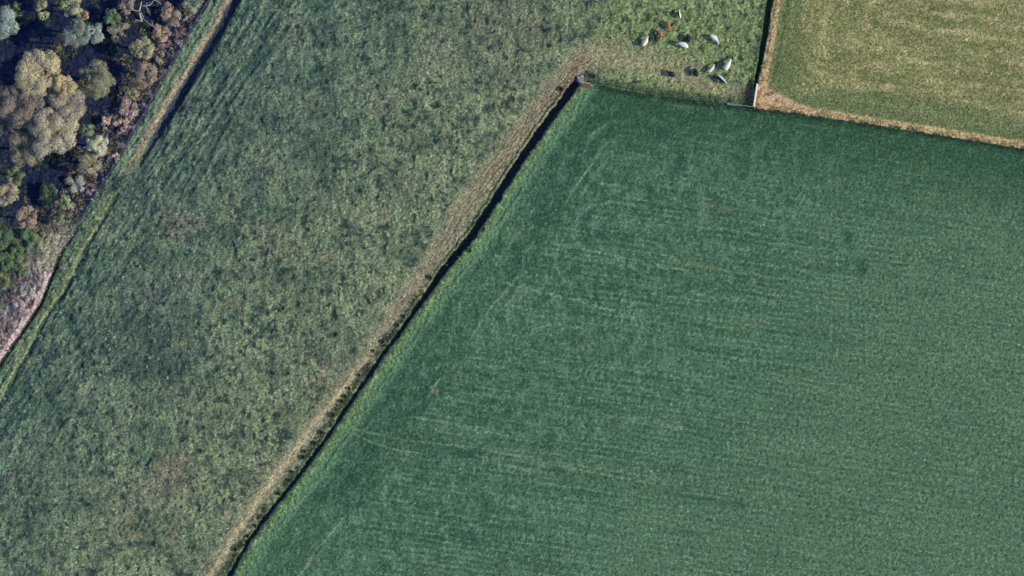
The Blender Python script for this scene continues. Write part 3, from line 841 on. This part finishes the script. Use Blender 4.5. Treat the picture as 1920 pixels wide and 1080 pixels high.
# ------------------------------------------------------------------ white boarded gate, leaning over a little
gx0, gy0 = W(1422, 158); gx1, gy1 = W(1415.5, 200)
gl = math.hypot(gx1 - gx0, gy1 - gy0); ga = math.atan2(gy1 - gy0, gx1 - gx0)
gzz = gz_flat((gx0 + gx1) / 2, (gy0 + gy1) / 2)
groot = tag(empty('field_gate', (gx0, gy0, gzz), ga), 'long white field gate leaning beside the muddy corner of the cattle paddock', 'gate')
Mt = Matrix.Rotation(R(19), 4, 'X')
for k in range(5):
    mb = MB()
    zc = .2 + k * .235
    # boards open out slightly toward the hinge end
    mb.box((gl / 2, 0, zc), (gl, .035, .19), Mt); mb.build('board', M_WHITE, groot)
for k, xx in enumerate((.06, gl / 2, gl - .06)):
    mb = MB(); mb.box((xx, -.045, .68), (.1, .05, 1.2), Mt); mb.build('upright', M_WHITE, groot)
mb = MB()
mb.tube([Mt @ Vector((.1, .045, .15)), Mt @ Vector((gl - .1, .045, 1.2))], .035, 6); mb.build('brace', M_WHITE, groot)
for (px, py, lab) in ((1423, 155, 'timber gate post at the upper end of the white gate'), (1414, 203, 'timber gate post at the lower end of the white gate')):
    x, y = W(px, py); mb = MB(); mb.tube([(0, 0, -.4), (0, 0, 1.35), (0, 0, 1.42)], [.13, .12, .05], 10)
    tag(mb.build('gate_post', M_POST, None, (x, y, gz_flat(x, y))), lab, 'post')

# grey rail hurdle on the crop boundary
rx0, ry0 = W(1381, 196.5); rx1, ry1 = W(1413, 201)
rl = math.hypot(rx1 - rx0, ry1 - ry0)
rroot = tag(empty('rail_hurdle', (rx0, ry0, gz_flat(rx0, ry0)), math.atan2(ry1 - ry0, rx1 - rx0)), 'short grey rail hurdle closing the gap beside the white gate', 'hurdle')
for k in range(4):
    mb = MB(); mb.tube([(0, 0, .25 + .26 * k), (rl, 0, .25 + .26 * k)], .045, 7); mb.build('rail', M_RAIL, rroot)
for xx in (.0, rl / 2, rl):
    mb = MB(); mb.tube([(xx, 0, -.2), (xx, 0, 1.12)], .055, 7); mb.build('upright', M_RAIL, rroot)
mb = MB(); lx, ly = W(1363, 194.5)
mb.box((.9, 0, .12), (1.9, .28, .22)); mb.box((.9, 0, .3), (1.7, .2, .12))  # added block standing in for the dark shadow left of the hurdle
tag(mb.build('shadow_block', M_POST, None, (lx, ly, gz_flat(lx, ly))), 'dark block added in place of the shadow at the left end of the grey rail hurdle', 'shadow block').rotation_euler = (0, 0, math.atan2(ry1 - ry0, rx1 - rx0))

# ------------------------------------------------------------------ culvert at the head of the ditch
cx_, cy_ = W(1088, 149)
cr = tag(empty('culvert', (cx_, cy_, gz_flat(cx_, cy_, 2) - .1), R(25)), 'pale concrete culvert end in red earth at the head of the ditch', 'culvert')
mb = MB(); n = 20
for k in range(n):
    a0, a1 = 2 * math.pi * k / n, 2 * math.pi * (k + 1) / n
    b = len(mb.v)
    for (rr, zz) in ((.42, -.55), (.42, .55), (.34, .55), (.34, -.55)):
        for aa in (a0, a1):
            mb.v.append((zz, rr * math.cos(aa), rr * math.sin(aa)))
    for q in ((0, 1, 3, 2), (2, 3, 5, 4), (4, 5, 7, 6), (6, 7, 1, 0)): mb.f.append(tuple(b + t for t in q))
mb.build('pipe', M_CONC, cr)
mb = MB(); mb.box((-.2, .0, .42), (.22, 1.5, .26)); mb.build('headwall', M_CONC, cr)
tx, ty = W(1099, 161)
tr_ = tag(empty('timber_footbridge', (tx, ty, gz_flat(tx, ty) + .02), R(-14)), 'low red-brown plank platform on bare earth right of the ditch head', 'footbridge')
for k in range(7):
    mb = MB(); mb.box((-.72 + k * .24, random.uniform(-.03, .03), .16), (.2, .85 + random.uniform(-.1, .1), .05)); mb.build('plank', M_RUST, tr_)
for yy in (-.32, .32):
    mb = MB(); mb.box((0, yy, .065), (1.75, .14, .13)); mb.build('beam', M_RUST, tr_)


def rock(px, py, s, label, group, mat=M_STONE):
    x, y = W(px, py)
    mb = MB(); n, m = 9, 6
    ph = random.random() * 9
    for j in range(m + 1):
        th = math.pi * j / m
        for i in range(n):
            a_ = 2 * math.pi * i / n
            k = s * (1 + .22 * math.sin(3 * a_ + ph) * math.sin(th) + .15 * math.cos(2 * th + ph) + random.uniform(-.08, .08))
            mb.v.append((k * math.sin(th) * math.cos(a_) * 1.2, k * math.sin(th) * math.sin(a_), k * .7 * math.cos(th)))
    for j in range(m):
        for i in range(n):
            a_ = j * n + i; b_ = j * n + (i + 1) % n
            mb.f.append((a_, a_ + n, b_ + n, b_))
    o = mb.build('stone', mat, None, (x, y, gz_flat(x, y) + s * .3))
    return tag(o, label, 'stone', group)


rock(1084, 146, .3, 'pale stone on the left lip of the ditch head above the culvert', 'stones at the ditch head')
rock(1091, 143.5, .24, 'pale stone in red earth furthest up from the culvert', 'stones at the ditch head')
rock(1091, 155, .3, 'grey stone between the culvert and the red-brown plank platform', 'stones at the ditch head')
rock(1067, 151, .2, 'small pale stone at the left tip of the red wheel mark', 'stones at the ditch head')
rock(1108, 160, .2, 'small pale stone at the right end of the plank platform', 'stones at the ditch head')

# a post with arm over the ditch half way down
x, y = W(838, 497)
pr_ = tag(empty('marker_post', (x, y, gz_flat(x, y, 6))), 'dark marker post with stay leaning over the ditch half way down its length', 'post')
mb = MB(); mb.tube([(0, 0, -1), (0, 0, 1.2)], .07, 7); mb.build('post', M_POST, pr_)
mb = MB(); mb.tube([(0, 0, 1.0), (-1.7, .15, .2)], .05, 6); mb.build('stay', M_POST, pr_)


# ------------------------------------------------------------------ rush clumps beside the ditch and pale weeds in the pasture
def blades(n, r, h, rgb, rng, lean=.5, w=.03):
    an = rng.random(n) * 2 * np.pi; rad = r * rng.random(n) ** .6
    b = np.stack([rad * np.cos(an) * .5, rad * np.sin(an) * .5, np.zeros(n)], 1)
    out = np.stack([np.cos(an), np.sin(an), np.zeros(n)], 1) * (r * (.35 + .9 * rng.random(n)))[:, None] * lean
    hh = h * (.5 + .6 * rng.random(n))
    tip = b + out; tip[:, 2] = hh
    mid = b + out * .35; mid[:, 2] = hh * .6
    s = np.stack([-np.sin(an), np.cos(an), np.zeros(n)], 1) * w
    V = np.stack([b - s, b + s, mid + s, mid - s, tip - s * .3, tip + s * .3], 1).reshape(-1, 3)
    i = np.arange(n)[:, None] * 6
    F = np.concatenate([i + np.array([0, 1, 2, 3]), i + np.array([3, 2, 5, 4])])
    c = np.array(srgb(rgb))[None] * (1 + .22 * rng.standard_normal(n))[:, None]
    return V, F, np.repeat(np.clip(c, .004, .8), 6, axis=0)


rushes = [(673, 703), (655, 728), (640, 752), (646, 742), (601, 810), (588, 830), (570, 846), (566, 857), (548, 884), (540, 900), (622, 778), (700, 658), (716, 640), (745, 610), (757, 593), (806, 520), (818, 528), (862, 473), (880, 470), (500, 968), (478, 985), (464, 1005), (455, 1022), (452, 1042), (440, 1030), (905, 430), (520, 925), (1050, 166), (1112, 143)]
for k, (px, py) in enumerate(rushes):
    x, y = W(px, py)
    V, F, c = blades(300, .25 + .4 * random.random() ** 2, .42, (58, 82, 62), np.random.default_rng(k), w=.035)
    tag(link('rush_clump', np_mesh('rush_clump', V, F, M_LEAF, c), None, (x, y, gz_flat(x, y) - .05)), 'dark green rush clump growing along the ditch edge', 'plant', 'rush clumps along the main ditch')
weeds = [(245, 493), (257, 493), (231, 519), (218, 541), (213, 566), (323, 552), (198, 636), (240, 650), (280, 670), (297, 672), (276, 688), (313, 708), (262, 500), (120, 642), (152, 700), (186, 703), (232, 706), (320, 726), (273, 827), (282, 873), (262, 765), (250, 762), (245, 780), (108, 824), (330, 770), (356, 822), (375, 832), (280, 612), (368, 601), (410, 612), (205, 655), (290, 640), (372, 1050), (45, 1040), (60, 600 + 120)]
for k, (px, py) in enumerate(weeds):
    x, y = W(px, py); rng = np.random.default_rng(900 + k)
    cs = [(rng.normal() * .09, rng.normal() * .09, .18 + .12 * rng.random()) for _ in range(5)]
    V, F, c = leaf_cloud(cs, [.16 + .08 * rng.random() for _ in cs], 60, .07, srgb((150, 168, 146)), var=.2, rng=rng)
    r_ = link('weed_plant', np_mesh('weed_plant', V, F, M_LEAF, c), None, (x, y, gz_flat(x, y) + .02))
    tag(r_, 'pale green weed plant standing out in the dark left pasture', 'plant', 'pale weeds dotted over the left pasture')


def scatter_leaves(name, P, rad, hgt, rgbs, per, size, rng, label, cat):
    """ground cover: P (n,2) tufts; one mesh"""
    n = len(P); k = per
    d = rng.standard_normal((n, k, 3)); d /= np.linalg.norm(d, axis=2)[..., None]
    d[..., 2] = np.abs(d[..., 2])
    base = np.array([gz_flat(px_, py_, 1) for px_, py_ in P])
    c = np.stack([P[:, 0], P[:, 1], base], 1)[:, None, :]
    q = c + d * np.stack([rad, rad, hgt], 1)[:, None, :] * (.55 + .5 * rng.random((n, k, 1)))
    q = q.reshape(-1, 3); nn = d.reshape(-1, 3) + .5 * rng.standard_normal((n * k, 3))
    nn /= np.linalg.norm(nn, axis=1)[:, None]
    t = np.cross(nn, rng.standard_normal((n * k, 3))); t /= np.linalg.norm(t, axis=1)[:, None] + 1e-9
    b = np.cross(nn, t); s_ = size * (.6 + .8 * rng.random((n * k, 1)))
    V = np.stack([q - t * s_, q - b * s_ * .5, q + t * s_, q + b * s_ * .5], 1).reshape(-1, 3)
    F = np.arange(n * k * 4).reshape(-1, 4)
    col_ = albedo(rgbs.astype(float))[:, None, :] * (1 + .2 * rng.standard_normal((n, k, 1)))
    c4 = np.repeat(np.clip(col_.reshape(-1, 3), .003, .8), 4, axis=0)
    tag(link(name, np_mesh(name, V, F, M_LEAF, c4)), label, cat, None, 'stuff')


rng = np.random.default_rng(77)
# undergrowth of the wood
n = 9000
P = np.stack([rng.uniform(-99, -55, n), rng.uniform(-16, 57, n)], 1)
dF_, sF_, _ = polydist(P[:, 0], P[:, 1], FENCE_L)
py_ = 540 - P[:, 1] / S
nz = fbm(P[:, 0] / 3.2, P[:, 1] / 3.2, 60, 3)
keep = (sF_ < -.9) & (nz + .7 * sstep(-13, -3, sF_) > .32) & ((py_ < 440) | ((sF_ > -6.5) & (py_ > 520) & (nz > .1)) | (sF_ < -8))
P = P[keep]; nz = nz[keep]; py_ = py_[keep]; nearf = sstep(-14, -2, sF_[keep]) * (py_ < 440) + (py_ > 515)
m = len(P); pick = rng.random(m)
g1 = np.array([66, 92, 68.]); g2 = np.array([112, 124, 92.]); p1 = np.array([186, 158, 158.]); p2 = np.array([150, 132, 124.])
colr = np.where((pick < .45 + 0 * pick)[:, None], g1, g2)
colr = np.where((rng.random(m) < .85 * nearf)[:, None], np.where((pick < .4)[:, None], p1, np.where((pick < .7)[:, None], p2, np.array([128, 134, 104.]))), colr)
rad = .25 + .45 * rng.random(m) ** 2
scatter_leaves('undergrowth', P, rad, rad * (.5 + 1.2 * rng.random(m)), colr, 26, .1, rng, 'low tangled undergrowth of green weeds and pinkish dry twigs on the floor of the wood', 'undergrowth')


def along(pts, off0, off1, step, t0=0, t1=1e9):
    out = []
    Q = resample(pts, step)
    for i in range(len(Q) - 1):
        if not (t0 <= i * step <= t1): continue
        (ax, ay), (bx, by) = Q[i], Q[i + 1]
        L_ = math.hypot(bx - ax, by - ay); nx_, ny_ = -(by - ay) / L_, (bx - ax) / L_
        o_ = off0 + (off1 - off0) * rng.random()
        out.append((ax + nx_ * o_ + rng.normal() * .05, ay + ny_ * o_ + rng.normal() * .05))
    return [p for p in out if abs(p[0]) < 103 and abs(p[1]) < 59]


def verge(name, specs, label):
    PP = []; CL = []
    for pts, a0, a1, st, rgb, t0, t1 in specs:
        q = along(pts, a0, a1, st, t0, t1); PP += q; CL += [rgb] * len(q)
    P = np.array(PP); m = len(P); CLR = np.array(CL, dtype=float) * (1 + .12 * rng.standard_normal((m, 1)))
    keep = fbm(P[:, 0] / 1.6, P[:, 1] / 1.6, 63, 2) > -.15
    P = P[keep]; CLR = CLR[keep]; m = len(P)
    rad = .12 + .22 * rng.random(m)
    scatter_leaves(name, P, rad, rad * 1.1, np.clip(CLR, 5, 230), 16, .065, rng, label, 'grass')


verge('rough_grass', [(DITCH, 1.6, .75, .1, (150, 172, 118), 1, 130), (DITCH, 1.9, .6, .1, (96, 132, 88), 1, 130), (DITCH, -1.1, -.55, .16, (82, 104, 72), 30, 130), (DITCH, -1.9, -.9, .22, (118, 122, 88), 0, 130), (DITCH, -.6, .5, .35, (58, 84, 62), 4, 130), (DITCH, -1.3, -.3, .11, (62, 84, 64), 48, 130), (DITCH, -2.0, -.5, .2, (56, 76, 60), 55, 130)],
      'rough uncut grass fringing both lips of the main ditch')
verge('rough_grass', [(NORTH, -.9, .1, .13, (52, 84, 58), 3, 34), (NORTH, .1, 1.0, .16, (128, 134, 90), 3, 34), (NORTH, -.7, .3, .1, (44, 72, 50), 33, 130), (NORTH, .2, 1.0, .12, (176, 158, 116), 33, 130)],
      'rough grass and dead straw along the upper edge of the green crop')
verge('rough_grass', [(NS, .15, .95, .1, (186, 164, 122), 0, 60), (NS, -1.6, -.9, .14, (74, 100, 66), 0, 55)], 'dry straw-coloured grass beside the ditch between paddock and mown field')
verge('rough_grass', [(CUT_L, .35, .8, .12, (98, 128, 84), 0, 60), (BANK_L, -1.6, -.3, .08, (150, 160, 114), 0, 60), (DRAIN_L, -1.3, -.6, .2, (108, 128, 88), 0, 60)],
      'tufted light green grass on the bank right of the wood')

# ------------------------------------------------------------------ cattle
def hide_mat(name):
    m, N, L = new_mat(name)
    b = N['Principled BSDF']; b.inputs['Roughness'].default_value = .65; b.inputs['Specular IOR Level'].default_value = .25
    at = N.new('ShaderNodeAttribute'); at.attribute_name = 'Col'
    tc = N.new('ShaderNodeTexCoord'); nz = N.new('ShaderNodeTexNoise'); nz.inputs['Scale'].default_value = 9; nz.inputs['Detail'].default_value = 4
    L.new(tc.outputs['Object'], nz.inputs['Vector'])
    mr = N.new('ShaderNodeMapRange'); mr.inputs[3].default_value = .8; mr.inputs[4].default_value = 1.2
    L.new(nz.outputs['Fac'], mr.inputs[0])
    vm = N.new('ShaderNodeVectorMath'); vm.operation = 'SCALE'
    L.new(at.outputs['Color'], vm.inputs[0]); L.new(mr.outputs[0], vm.inputs['Scale']); L.new(vm.outputs[0], b.inputs['Base Color'])
    return m


M_HIDE = hide_mat('hide')


def cow(px, py, heading, scale, base, patch, label, cat='cow', bend=0.0, graze=True, patch_where=None, girth=1.0):
    """heading in degrees, 0 = towards the right of the photo, 90 = up"""
    V = []; E = []; Rr = []; scale *= 1.04; girth *= 1.32

    def v(p, r, par=None):
        V.append(list(p)); Rr.append(r)
        if par is not None: E.append((par, len(V) - 1))
        return len(V) - 1
    g = girth
    pel = v((-.62, 0, 1.10), (.27 * g, .30 * g)); rump = v((-.86, 0, 1.12), (.2 * g, .22 * g), pel)
    b1 = v((-.28, 0, 1.02), (.36 * g, .37 * g), pel); b2 = v((.1, 0, 1.0), (.38 * g, .38 * g), b1)
    ch = v((.45, 0, 1.05), (.32 * g, .36 * g), b2); nk = v((.76, 0, 1.14), (.19, .26), ch)
    if graze:
        n2 = v((.98, .0, .98), (.13, .18), nk); hd = v((1.16, 0, .70), (.12, .14), n2); h2 = v((1.27, 0, .46), (.095, .1), hd); mz = v((1.34, 0, .28), (.075, .08), h2)
    else:
        n2 = v((1.0, .0, 1.26), (.13, .17), nk); hd = v((1.2, 0, 1.34), (.125, .14), n2); h2 = v((1.42, 0, 1.24), (.095, .1), hd); mz = v((1.56, 0, 1.15), (.075, .08), h2)
    for s in (-1, 1):
        e1 = v((V[hd][0] - .06, .17 * s, V[hd][2] + .1), (.04, .05), hd); v((V[hd][0] - .1, .29 * s, V[hd][2] + .07), (.02, .04), e1)
    for s in (-1, 1):
        off = .12 * s
        a_ = v((-.68, .21 * s, .80), (.15, .17), pel); b_ = v((-.66 + off * .5, .22 * s, .62), (.085, .11), a_)
        c_ = v((-.82 + off, .22 * s, .44), (.055, .06), b_); d_ = v((-.78 + off, .22 * s, .12), (.042, .045), c_); v((-.74 + off, .22 * s, .02), (.055, .055), d_)
        a_ = v((.45, .20 * s, .72), (.11, .13), ch); b_ = v((.46 - off, .2 * s, .44), (.06, .065), a_)
        c_ = v((.45 - off, .2 * s, .12), (.042, .045), b_); v((.49 - off, .2 * s, .02), (.055, .055), c_)
    t1 = v((-1.03, 0, 1.12), (.04, .04), rump); t2 = v((-1.11, 0, .85), (.025, .025), t1); v((-1.12, 0, .5), (.045, .045), t2)
    # bend of spine and neck
    for p in V:
        t = p[0] / 1.0
        an = R(bend) * (t * .5 + .5 * max(0, t - .4) * 2)
        x_, y_ = p[0], p[1]
        p[0] = x_ * math.cos(an * .5) - y_ * math.sin(an); p[1] = x_ * math.sin(an * .6) + y_ * math.cos(an)
    me = bpy.data.meshes.new('body'); me.from_pydata(V, E, [])
    o = bpy.data.objects.new('body', me); col.objects.link(o)
    md = o.modifiers.new('skin', 'SKIN'); md.use_smooth_shade = True
    if not me.skin_vertices: me.attributes.new if False else None
    sv = me.skin_vertices[0].data if len(me.skin_vertices) else None
    if sv is None:
        bpy.context.view_layer.update()
        bpy.context.view_layer.objects.active = o
        sv = None
    if sv:
        for i, r_ in enumerate(Rr): sv[i].radius = r_
        sv[0].use_root = True
    sb = o.modifiers.new('sub', 'SUBSURF'); sb.levels = 2; sb.render_levels = 2
    dg = bpy.context.evaluated_depsgraph_get()
    me2 = bpy.data.meshes.new_from_object(o.evaluated_get(dg))
    bpy.data.objects.remove(o)
    n = len(me2.vertices)
    co = np.empty(n * 3); me2.vertices.foreach_get('co', co); co = co.reshape(-1, 3)
    b3 = np.array(base); p3 = np.array(patch)
    m = np.zeros(n)
    if patch_where: m = np.clip(patch_where(co), 0, 1)
    c = b3[None] * (1 - m[:, None]) + p3[None] * m[:, None]
    c = np.where((co[:, 2] < .09)[:, None], c * .35, c)
    ca = me2.color_attributes.new('Col', 'FLOAT_COLOR', 'POINT')
    c4 = np.ones((n, 4), dtype=np.float32); c4[:, :3] = c
    ca.data.foreach_set('color', c4.ravel())
    me2.materials.clear(); me2.materials.append(M_HIDE)
    x, y = W(px, py)
    root = tag(empty('cow' if cat == 'cow' else 'calf', (x, y, gz_flat(x, y, 5)), R(heading)), label, cat, 'cattle grazing in the corner paddock')
    root.scale = (scale,) * 3
    bo = link('body', me2, root)
    hx, hy = float(V[hd][0]), float(V[hd][1])
    hz = float(V[hd][2])
    for s in (-1, 1):
        mb = MB(); mb.tube([(hx - .02, hy + .09 * s, hz + .13), (hx + .0, hy + .2 * s, hz + .19), (hx + .05, hy + .25 * s, hz + .27)], [.028, .02, .006], 6)
        if cat == 'cow': mb.build('horn', M_STONE, root, smooth=True)
    return root


WHITE = (.82, .74, .58); CREAM = (.80, .66, .46); RED = (.38, .125, .065); BLACK = (.014, .014, .018); DKB = (.07, .03, .028)
headp = lambda c: (c[:, 0] > .98) * 1.0
cow(1273, 28, 100, .70, DKB, WHITE, 'small dark brown calf with a white right flank, highest in the photo', 'calf', patch_where=lambda c: sstep(.02, .14, -c[:, 1]) * (c[:, 2] > .4) + headp(c), bend=-18)
cow(1253, 49, -78, .84, RED, RED, 'plain red-brown cow standing above the other brown one', 'cow', bend=12)
cow(1238, 63, -60, .82, RED, WHITE, 'red-brown cow with white face and rump touching a black calf', 'cow', bend=-35, patch_where=lambda c: headp(c) + sstep(-.75, -.9, c[:, 0]))
cow(1230, 71, 95, .72, BLACK, WHITE, 'black calf with white face tucked under the red-brown and white cow', 'calf', patch_where=headp)
cow(1210, 79, 58, .92, CREAM, CREAM, 'cream cow farthest left in the herd', 'cow', bend=12)
cow(1290, 72, 97, .82, BLACK, WHITE, 'black cow with small white face just above the white cow', 'cow', patch_where=headp, girth=1.3)
cow(1281, 84, 152, 1.0, WHITE, WHITE, 'clean white cow curving left, directly below the black one', 'cow', bend=30, girth=1.05)
cow(1340, 72, -38, .95, WHITE, (.5, .46, .46), 'white cow facing lower right, standing alone right of the herd', 'cow', bend=-24, patch_where=lambda c: .6 * sstep(.2, .5, c[:, 0]))
cow(1258, 139, 150, .80, BLACK, BLACK, 'all black cow lowest left, alone on the worn grass', 'cow', bend=-10, girth=1.4)
cow(1304, 136, 110, .82, BLACK, WHITE, 'black cow with white face between the lone black cow and the cream calf', 'cow', patch_where=headp, girth=1.3)
cow(1334, 130, 48, .78, CREAM, CREAM, 'thin cream calf left of the large off-white cow', 'calf', bend=18, girth=.85)
cow(1364, 123, 62, 1.0, (.80, .74, .52), CREAM, 'large off-white cow farthest right in the herd', 'cow', bend=0)
cow(1352, 149, -42, .95, BLACK, (.62, .6, .6), 'black cow with a grey-white stripe along its back, lowest in the herd', 'cow', bend=6, patch_where=lambda c: sstep(.02, .1, c[:, 1]) * (c[:, 2] > .7) + (c[:, 0] > 1.2))

# ------------------------------------------------------------------ light, sky, camera
w = bpy.data.worlds.new('World'); sc.world = w; w.use_nodes = True
N = w.node_tree.nodes; L = w.node_tree.links
sky = N.new('ShaderNodeTexSky'); sky.sky_type = 'NISHITA'; sky.sun_disc = False
sky.sun_elevation = R(SUN_EL)
az = math.atan2(SUN_AZ_VEC[0], SUN_AZ_VEC[1])
sky.sun_rotation = az; sky.air_density = 1.6; sky.dust_density = .4; sky.ozone_density = 2.0
tint = N.new('ShaderNodeMixRGB'); tint.blend_type = 'MULTIPLY'; tint.inputs[0].default_value = 1
tint.inputs[2].default_value = (.62, .80, 1.30, 1)
L.new(sky.outputs[0], tint.inputs[1]); L.new(tint.outputs[0], N['Background'].inputs[0]); N['Background'].inputs[1].default_value = .15
sl = bpy.data.lights.new('sun', 'SUN'); sl.energy = 3.7; sl.angle = R(.5); sl.color = (1.0, .94, .78)
so = bpy.data.objects.new('sun', sl); col.objects.link(so)
hd_ = Vector(SUN_AZ_VEC).normalized()
dvec = Vector((hd_.x * math.cos(R(SUN_EL)), hd_.y * math.cos(R(SUN_EL)), math.sin(R(SUN_EL))))
so.rotation_euler = dvec.to_track_quat('Z', 'Y').to_euler()
so.location = (80, -10, 60)

cam = bpy.data.cameras.new('camera'); co_ = bpy.data.objects.new('camera', cam); col.objects.link(co_)
co_.location = (0, 0, CAMH); co_.rotation_euler = (0, 0, 0)
cam.sensor_width = 36.0; cam.lens = 36.0 * CAMH / (1920 * S)
cam.clip_start = 1; cam.clip_end = 30000
sc.camera = co_
sc.view_settings.view_transform = 'Standard'; sc.view_settings.look = 'None'; sc.view_settings.exposure = 0
